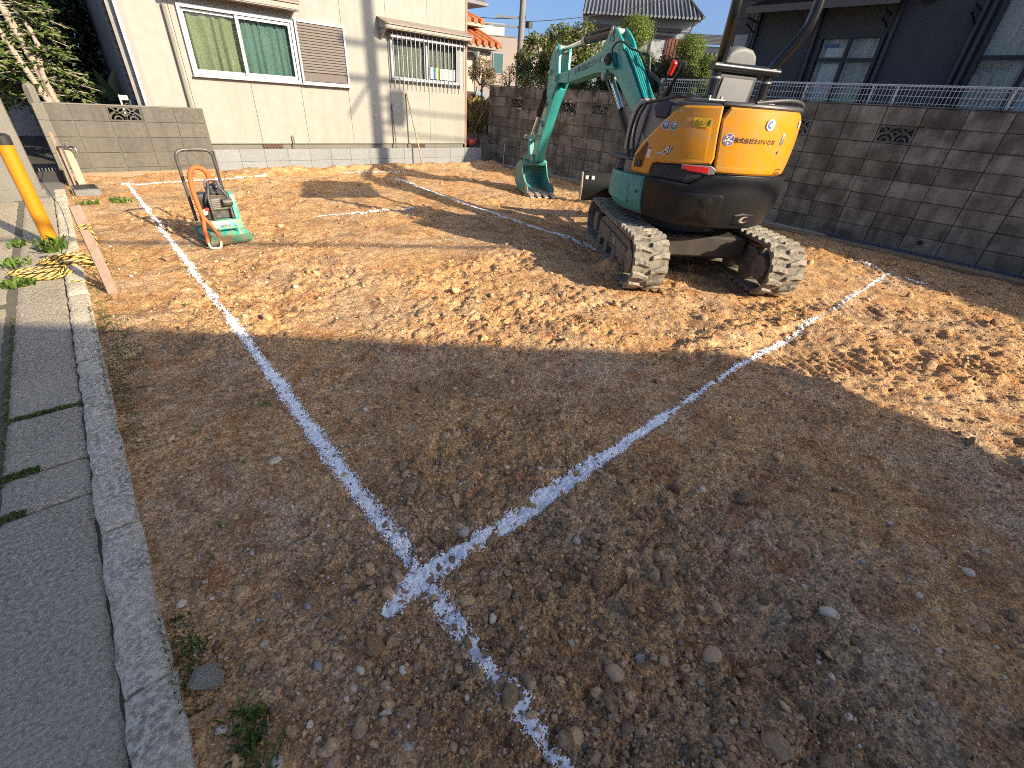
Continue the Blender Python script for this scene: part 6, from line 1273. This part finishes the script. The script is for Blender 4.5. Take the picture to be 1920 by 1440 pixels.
m = MB(); m.prism([(3.92, .47), (3.99, .515), (4.08, .49), (4.06, .47), (3.98, .485), (3.95, .43)], lambda u, z: (u, -BW+.01, z), lambda u, z: (u, BW-.01, z)); m.build('torque_tube', BKM, bk_)
m = MB(); m.prism([(3.98, .035), (3.98, .060), (3.60, .034), (3.575, .012), (3.60, .0)], lambda u, z: (u, -BW-.012, z), lambda u, z: (u, BW+.012, z)); m.build('lip', WEAR, bk_, bevel=.003)
for k in range(4):
    v_ = -BW+.03+k*(2*BW-.06)/3; m = MB(); m.prism([(3.70, .046), (3.60, .056), (3.455, .006), (3.45, -.010), (3.60, -.006)], lambda u, z: (u, v_-.034, z), lambda u, z: (u, v_+.034, z)); m.build('tooth', WEAR, bk_, bevel=.004)
for s_ in (1, -1): side_plate('side_cutter', [(3.60, .035), (3.57, .10), (3.64, .17), (3.72, .20), (3.70, .08)], s_*(BW+.010), s_*(BW+.022), WEAR, bk_, .003, 1)
for v_ in (-.105, .083): side_plate('bucket_ear', [(3.80, .60), (3.90, .60), (4.15, .56), (4.20, .50), (4.10, .44), (3.95, .46), (3.80, .50)], v_, v_+.022, TEALD, bk_, .004, 1)
pin('bucket_pin', 4.13, .52, .026, .125, PINM, bk_)
# work lamp on the boom, pipes and hoses
m = MB(); m.prism([(1.89, 1.905), (1.66, 1.88), (1.57, 1.74), (1.62, 1.715), (1.84, 1.735), (1.92, 1.80)], lambda u, z: (u, .0885, z), lambda u, z: (u, .125, z)); lb = m.build('lamp_bracket', TEAL, bo, bevel=.006)
m = MB(); m.tube([(1.735, .126, 1.815), (1.735, .150, 1.815), (1.735, .172, 1.815)], [.062, .058, .03], 20); m.build('lamp_body', BLACKP, lb, smooth=30); m = MB(); m.cyl((1.76, .173, 1.80), (1.765, .180, 1.79), .03, 14); m.build('lens', CHROME, lb, smooth=40)
m = MB(); m.tube(bezier([(1.575, .13, 1.735), (1.60, .15, 1.80), (1.665, .14, 1.905), (1.60, .12, 1.965), (1.50, .10, 1.955), (1.40, .06, 1.90), (1.30, .02, 1.87), (1.22, -.02, 1.78)], 6), .010, 8); m.build('lamp_cable', BLACKP, bo, smooth=50)
for k, v_ in enumerate((.055, .028, 0, -.028, -.055)):
    m = MB(); m.tube([(1.50, v_, 1.915), (1.28, v_, 1.735), (1.03, v_, 1.505), (.80, v_, 1.30)], .0115, 10); pi_ = m.build('steel_pipe', TEAL, bo, smooth=50); m = MB(); m.tube([(.97, v_, 1.45), (.92, v_, 1.405)], .018, 8); m.build('fitting', WEAR, pi_, smooth=40); m = MB(); m.tube(bezier([(.80, v_, 1.30), (.66, v_, 1.17), (.5, v_*1.2, 1.1), (.35, v_*1.4, 1.0)], 5), .015, 8); m.build('hose', BLACKP, pi_, smooth=50)
m = MB(); m.tube(bezier([(1.36, -.03, 1.86), (1.22, -.06, 1.84), (1.18, -.08, 1.70), (1.0, -.09, 1.62), (.72, -.09, 1.42), (.62, -.09, 1.22), (.60, -.08, 1.0)], 6), .016, 8); m.build('hose', BLACKP, bo, smooth=50)
# --- lettering and decals
def text_mesh(body, size, shear=0, bold=.012):
    cu = bpy.data.curves.new('t', 'FONT'); cu.offset = bold; cu.body = body; cu.size = size; cu.shear = shear; cu.resolution_u = 2; o = bpy.data.objects.new('t', cu); COL.objects.link(o)
    bpy.context.view_layer.update(); ev = o.evaluated_get(bpy.context.evaluated_depsgraph_get()); me = ev.to_mesh(); V = [v.co.copy() for v in me.vertices]; F = [tuple(p_.vertices) for p_ in me.polygons]; ev.to_mesh_clear(); bpy.data.objects.remove(o); bpy.data.curves.remove(cu)
    return V, F
def put_text(name, body, fn, width, mt, parent, shear=0, bold=.015, xs=1.0):
    V, F = text_mesh(body, 1.0, shear, bold); x0 = min(v.x for v in V); x1 = max(v.x for v in V); k = width/(x1-x0); b_ = MB(); b_.add([fn((v.x-x0)*k*xs, v.y*k) for v in V], F); return b_.build(name, mt, parent)
def onhood(ph0, z0, Rr=.7605, sl=0): return lambda x, y: (Rr*math.cos(R(ph0)+x/Rr), Rr*math.sin(R(ph0)+x/Rr), z0+y+sl*x)
def flat_poly(name, pts, mt, parent, fn): b_ = MB(); b_.add([fn(*p_) for p_ in pts], [tuple(range(len(pts)))]); return b_.build(name, mt, parent)
def disc_pts(cx_, cy_, r, n=24): return [(cx_+r*math.cos(2*math.pi*k/n), cy_+r*math.sin(2*math.pi*k/n)) for k in range(n)]
put_text('lettering', '株式会社たけいさお', onhood(156.6, 1.185, .7595), .375, DGOLD, hd, 0, .02)
f0 = onhood(153.6, 1.20, .7590); f1 = onhood(153.6, 1.20, .7598); f2 = onhood(153.6, 1.20, .7604)
flat_poly('emblem_ring', disc_pts(0, 0, .044), DWHITE, hd, f0)
for k in range(5):
    a0 = math.pi/2+k*2*math.pi/5; arc = [(.041*math.cos(a0+t_), .041*math.sin(a0+t_)) for t_ in np.linspace(-.52, .52, 8)]+[(.028*math.cos(a0+t_), .028*math.sin(a0+t_)) for t_ in np.linspace(.52, -.52, 8)]; flat_poly('emblem_segment', arc, DPUR, hd, f1)
    flat_poly('emblem_dot', disc_pts(.017*math.cos(a0), .017*math.sin(a0), .0075, 10), DPUR, hd, f1)
f0 = onhood(177.2, 1.318, .7605); f1 = onhood(177.2, 1.318, .7612)
flat_poly('round_badge', disc_pts(0, 0, .04), DWHITE, hd, f0); flat_poly('badge_mark', [(.026*math.cos(t_)-.002, .026*math.sin(t_)) for t_ in np.linspace(.9, 5.4, 14)]+[(.013*math.cos(t_), .013*math.sin(t_)) for t_ in np.linspace(5.2, 1.1, 10)], DBLU, hd, f1)
put_text('lettering', 'TOUGH', onhood(194.5, .966, .7575), .105, DGOLD, hd, .3)
flat_poly('lettering_bar', [(0, 0), (.105, .002), (.107, .008), (.0, .006)], DGOLD, hd, onhood(194.9, .999, .7575))
f0 = onhood(190.6, 1.235, .762); panel('hood_handle', [(189.6, 1.185), (190.4, 1.262), (193.2, 1.262), (192.8, 1.185)], .7625, SILV, hd, .006, .004, .002); m = MB(); a_ = R(190.6); m.cyl((.752*math.cos(a_), .752*math.sin(a_), 1.13), (.765*math.cos(a_), .765*math.sin(a_), 1.13), .011, 12); m.build('hood_lock', GREYPL, hd, smooth=40)
flat_poly('label', [(0, 0), (.035, 0), (.035, .05), (0, .05)], DWHITE, hd, onhood(207, 1.31, .7595))
# side cover decals
g0 = onhood(131.5, 1.27, .7645); flat_poly('warning_label', [(0, 0), (.135, 0), (.135, .062), (0, .062)], DYEL, sc2, g0)
g1 = onhood(131.5, 1.27, .7651); m = MB()
for p0, p1 in (((.012, .012), (.033, .052)), ((.033, .052), (.054, .012)), ((.054, .012), (.012, .012))): m.bar(g1(*p0), g1(*p1), .004, .001)
m.bar(g1(.09, .03), g1(.108, .03), .003, .001); m.build('warning_triangle', DBLK, sc2); flat_poly('warning_figure', [(.112, .012), (.122, .012), (.125, .05), (.114, .05)], DBLK, sc2, g1); m = MB()
for p0, p1 in (((.066, .014), (.066, .05)), ((.066, .05), (.084, .05)), ((.084, .05), (.084, .014)), ((.084, .014), (.066, .014))): m.bar(g1(*p0), g1(*p1), .002, .001)
m.build('warning_frame', DGOLD, sc2)
for ph, c1, c2 in ((115.0, DBLU, DYEL), (120.6, DGRN, DWHITE)):
    g0 = onhood(ph, 1.262, .7562); g1 = onhood(ph, 1.262, .7568); g2 = onhood(ph, 1.262, .7574); flat_poly('round_sticker', disc_pts(0, 0, .033), DWHITE, sc2, g0)
    flat_poly('sticker_ring', disc_pts(0, 0, .029), c1, sc2, g1); flat_poly('sticker_center', disc_pts(0, .006, .017), DWHITE, sc2, g2)
    for k in (-1, 0, 1): flat_poly('sticker_mark', [(k*.009-.003, -.004), (k*.009+.003, -.004), (k*.009, .014)], c1, sc2, onhood(ph, 1.262, .758))
g0 = onhood(105.4, 1.01, .7562); flat_poly('label', [(0, 0), (.036, 0), (.040, .085), (.004, .085)], DWHITE, sc2, g0); flat_poly('label_strip', [(.003, .068), (.038, .068), (.039, .083), (.004, .083)], DRED, sc2, onhood(105.4, 1.01, .7568))
put_text('lettering', 'Ai', onhood(116.0, 1.066, .7566), .090, DBLK, sc2, .5, .07); put_text('lettering', 'Ai', onhood(116.2, 1.068, .7574), .082, DWHITE, sc2, .5, .02); put_text('lettering', 'mobility', onhood(111.8, 1.050, .7566), .092, DWHITE, sc2, .2, .03)
m = MB(); a_ = R(122.3); m.cyl((.752*math.cos(a_), .752*math.sin(a_), 1.365), (.760*math.cos(a_), .760*math.sin(a_), 1.365), .012, 12); m.build('bolt', WEAR, sc2, smooth=40)
# boom lettering (left face): text runs forward -> rear, u decreasing
def onboom(u0, z0, ang, v=.0895): ca, sa = math.cos(ang), math.sin(ang); return lambda x, y: (u0-(x*ca-y*sa), v, z0+(x*sa+y*ca))
ang = math.atan2(1.797-1.699, 2.553-1.941)
put_text('lettering', '株式会社たけいさ', onboom(2.565, 1.705, ang), .60, DNAV, bo, 0, .02)
e0 = onboom(2.625, 1.718, ang, .0893); e1 = onboom(2.625, 1.718, ang, .0899); flat_poly('emblem_ring', disc_pts(0, 0, .036), DPUR, bo, e0)
for k in range(5): a0 = math.pi/2+k*2*math.pi/5; flat_poly('emblem_dot', disc_pts(.018*math.cos(a0), .018*math.sin(a0), .008, 10), TEALD, bo, e1)
put_text('lettering', '16', onboom(1.835, 1.978, 0.02, .0905), .11, DBLK, bo, 0, .02)
for u0, z0, mt in ((.99, 1.29, DWHITE), (.86, 1.19, DYEL)):
    flat_poly('label', [(0, 0), (.055, .05), (.02, .12), (-.035, .07)], mt, bo, lambda x, y: (u0-x, .0892, z0+y))
flat_poly('label_mark', [(.0, .085), (.03, .068), (.02, .11), (-.01, .1)], DRED, bo, lambda x, y: (.99-x, .0898, 1.29+y))
for u0, z0, v_ in ((.47, 1.12, .4605),): flat_poly('label', [(0, 0), (.05, .05), (.02, .14), (-.03, .08)], DWHITE, EX, lambda x, y: (u0-x, v_, z0+y))
# ------------------------------------------------------------------ plate compactor
PCG = mat('compactor_green', (.015, .36, .26), .45, var=((.03, .33, .24), 12, .2), var2=((.24, .27, .18), 18, .08)); PCM = mat('compactor_plate_mud', (.34, .25, .15), .9, var=((.10, .30, .22), 7, .10), bump=(60, .4, .006))
ORS = mat('orange_sling', (.68, .13, .03), .75, var=((.58, .12, .03), 15, .2), bump=(150, .3, .003)); SLC = mat('cream_sling', (.62, .54, .38), .8); ENG = mat('engine_grey', (.035, .035, .036), .5, var=((.10, .09, .075), 25, .14)); ENGL = mat('engine_alu', (.22, .21, .19), .5, .4, var=((.28, .25, .2), 20, .2))
HND = mat('handle_black', (.035, .035, .038), .35, var=((.1, .09, .075), 18, .14))
z0 = float(hgt(.86, 5.15))+.005
K = thing('plate_compactor', 'green plate compactor with black loop handle and orange sling', 'compactor', (.86, 5.17, z0), R(6))
m = MB(); m.prism([(-.19, .03), (-.235, .10), (-.18, .035), (.20, .025), (.27, .10), (.24, .02), (.20, 0), (-.16, 0)], lambda y, z: (-.185, y, z), lambda y, z: (.185, y, z)); m.build('base_plate', PCM, K, bevel=.004)
m = MB(); m.prism([(-.20, .04), (-.205, .095), (-.15, .125), (.18, .10), (.2, .04)], lambda y, z: (-.165, y, z), lambda y, z: (.165, y, z)); m.build('skirt', PCG, K, bevel=.012, seg=2, smooth=40)
m = MB(); m.prism([(-.16, .125), (-.13, .215), (.16, .215), (.16, .115)], lambda y, z: (-.13, y, z), lambda y, z: (.11, y, z)); dk = m.build('deck', PCG, K, bevel=.01, seg=2, smooth=40)
m = MB(); m.tube(bezier([(-.085, -.17, .12), (-.08, -.20, .155), (.06, -.20, .155), (.065, -.17, .12)], 5), .012, 8); m.build('front_bar', PCG, K, smooth=50)
for x in (-.10, .085): m = MB(); m.prism([(-.205, .095), (-.16, .17), (-.13, .12)], lambda y, z: (x-.01, y, z), lambda y, z: (x+.01, y, z)); m.build('rib', PCG, K)
put_text('lettering', 'MEIWA', lambda x, y: (-.05+x, -.158+.333*(y+.012), .162+y), .085, DBLK, dk)
m = MB(); m.prism([(-.10, .10), (-.04, .42), (.02, .44), (.10, .41), (.10, .10)], lambda y, z: (.115, y, z), lambda y, z: (.165, y, z)); m.build('belt_guard', PCG, K, bevel=.012, seg=2, smooth=40)
m = MB(); m.box((-.12, -.08, .216), (.10, .16, .30)); m.build('crankcase', ENG, K, bevel=.012)
m = MB(); m.box((-.06, -.10, .30), (.10, .04, .40)); 
for k in range(6): m.box((-.07, -.112, .308+k*.015), (.09, -.10, .314+k*.015))
m.build('cylinder_fins', ENGL, K, bevel=.003)
m = MB(); m.box((-.14, .0, .30), (-.02, .13, .43)); m.build('air_filter', BLACKP, K, bevel=.02, seg=2, smooth=40)
m = MB(); m.box((-.02, .03, .40), (.12, .17, .50)); m.build('fuel_tank', mat('tank_dark', (.05, .055, .06), .25), K, bevel=.03, seg=3, smooth=50); m = MB(); m.cyl((.06, .1, .50), (.06, .1, .52), .025, 14); m.build('fuel_cap', BLACKP, K, smooth=40)
m = MB(); m.tube([(-.13, -.03, .27), (-.135, -.09, .29)], [.03, .026], 12); m.build('carburettor', ENGL, K, smooth=40); m = MB(); m.box((-.125, -.095, .30), (-.09, -.06, .325)); m.build('red_cap', RED, K, bevel=.005); m = MB(); m.cyl((.02, -.13, .37), (.10, -.13, .37), .035, 14); m.build('muffler', ENG, K, smooth=40)
for x in (-.075, .085): m = MB(); m.tube([(x, -.12, .215), (x, -.10, .42), (x*.3, -.02, .53)], .011, 8); m.build('guard_bar', ENG, K, smooth=50)
m = MB(); m.tube(bezier([(-.055, -.03, .50), (-.05, -.04, .545), (.0, -.05, .555), (.045, -.04, .54), (.06, -.03, .49)], 5), .009, 8); m.build('lifting_hook', GALV, K, smooth=50)
m = MB(); m.tube(bezier([(-.15, .20, .16), (-.15, .22, .42), (-.15, .24, .68), (-.135, .245, .74), (-.09, .25, .765), (.0, .25, .77), (.10, .25, .765), (.145, .245, .735), (.155, .24, .68), (.155, .22, .42), (.155, .20, .16)], 6), .014, 12); m.build('handle', HND, K, smooth=50)
for pts, r, mt in (([(.0, -.02, .53), (-.01, -.03, .60), (-.04, -.03, .645), (-.09, -.02, .655), (-.13, -.02, .63), (-.155, -.02, .56), (-.165, -.05, .42), (-.16, -.10, .24)], .020, ORS), ([(-.16, -.10, .25), (-.19, -.15, .15), (-.20, -.19, .08), (-.205, -.20, .05)], .016, ORS), ([(-.155, -.10, .25), (-.12, -.15, .17), (-.10, -.19, .10), (-.105, -.2, .05)], .015, ORS), ([(-.205, -.20, .055), (-.20, -.215, .01), (-.17, -.225, .0), (-.12, -.22, .0), (-.10, -.205, .05)], .011, SLC), ([(-.01, -.03, .62), (.0, -.03, .55)], .024, ORS)):
    m = MB(); m.tube(bezier(pts, 5), r, 8); m.build('sling', mt, K, smooth=50)

# ------------------------------------------------------------------ behind the camera: the neighbours that shade the plot
# gable house on the near side: right eave along Y, gable rising to the left
t = thing('house', 'neighbour house behind the viewpoint that shades the near ground', 'house')
k_ = 1/math.tan(SUN_EL); ze = 3.2; ex_ = 2.97-SX*(-1)*k_*ze*1.0; 
ex_ = 2.97+SX*k_*ze; ey_ = .90+SY*k_*ze
sl_ = .57; rx_ = ex_-3.5
b = MB(); b.box((rx_-2.9, ey_-9, -.1), (ex_-.6, ey_-.5, ze-.1)); b.build('wall', mat('white_wall', (.72, .70, .65), .85), t)  # unseen wall made white to bounce light onto the shaded ground
b = MB(); b.prism([(ex_, ze), (rx_, ze+sl_*3.5), (rx_-3.5, ze), (rx_-3.5, ze-.14), (ex_, ze-.14)], lambda x, z: (x, ey_, z), lambda x, z: (x, ey_-10, z)); b.build('roof', TILE, t)
# second house further right, its eave line running slantwise
t = thing('house', 'second neighbour house behind the viewpoint beyond the dark wall', 'house')
z2 = 3.6; c0 = Vector((6.35+SX*k_*z2, .95+SY*k_*z2, 0)); dr = Vector((-.37, -.93, 0)).normalized(); nr = Vector((-dr.y, dr.x, 0)); nr = nr if nr.x > 0 else -nr
b = MB(); Q = [c0, c0+dr*10, c0+dr*10+nr*7, c0+nr*7]; b.add([(*q.xy, -.1) for q in Q]+[(*q.xy, z2) for q in Q], [(3, 2, 1, 0), (4, 5, 6, 7), (0, 1, 5, 4), (1, 2, 6, 5), (2, 3, 7, 6), (3, 0, 4, 7)]); b.build('wall', CREAM2, t)
b = MB(); mid0 = c0+nr*3.5; mid1 = c0+dr*10+nr*3.5; b.add([(*c0.xy, z2+.01), (*(c0+dr*10).xy, z2+.01), (*mid1.xy, z2+1.7), (*mid0.xy, z2+1.7), (*(c0+nr*7).xy, z2+.01), (*(c0+dr*10+nr*7).xy, z2+.01)], [(0, 1, 2, 3), (3, 2, 5, 4), (0, 3, 4), (1, 5, 2)]); b.build('roof', TILE, t)
# utility pole whose shadow falls on the cream wall
pk = 12.6; px_, py_ = 4.72+SX*pk, 9.45+SY*pk; dz = pk*math.tan(SUN_EL)
up2 = upole('utility pole behind the viewpoint whose shadow crosses the cream wall', px_, py_, 11, .16, [(dz+2.03, -.62, 0, .62, 0), (dz+1.50, -.55, 0, .5, 0), (dz+2.9, -.7, 0, .7, 0)])
b = MB(); b.bar((-.55, 0, dz+.9), (0, 0, dz+1.55), .05, .05); b.build('brace', GALV, up2)
b = MB(); b.box((.30, -.12, dz+.78), (.62, .12, dz+1.32)); b.bar((0, 0, dz+1.2), (.32, 0, dz+1.2), .05); b.bar((0, 0, dz+.8), (.5, 0, dz+.8), .05); b.build('transformer', GALV, up2)
for a0, a1, sg in (((0, 0, dz+1.05), (7, -1.5, dz+1.9), .15), ((0, 0, dz+.65), (7, -1.5, dz+1.35), .15)):
    q0 = Vector(a0)+Vector((px_, py_, 0)); q1 = Vector(a1)+Vector((px_, py_, 0)); b = MB(); b.tube([q0.lerp(q1, i/12)-Vector((0, 0, sg*4*(i/12)*(1-i/12))) for i in range(13)], .022, 6); tag(b.build('overhead_wire', WIRE, smooth=60), 'service cable from the near utility pole', 'wire', 'service cables at the near pole')
# thick bundled cable whose soft shadow lies across the sunlit ground
zc = 4.6; s0 = Vector((.347-3.2, 5.36+1.94, 0)); s1 = Vector((3.256+3, 3.6-1.8, 0)); of = Vector((SX*k_*zc, SY*k_*zc, zc)); b = MB(); b.tube([s0+of, (s0+s1)/2+of, s1+of], .03, 6); tag(b.build('bundled_cable', WIRE, smooth=60), 'thick bundled cable overhead behind the viewpoint', 'cable')
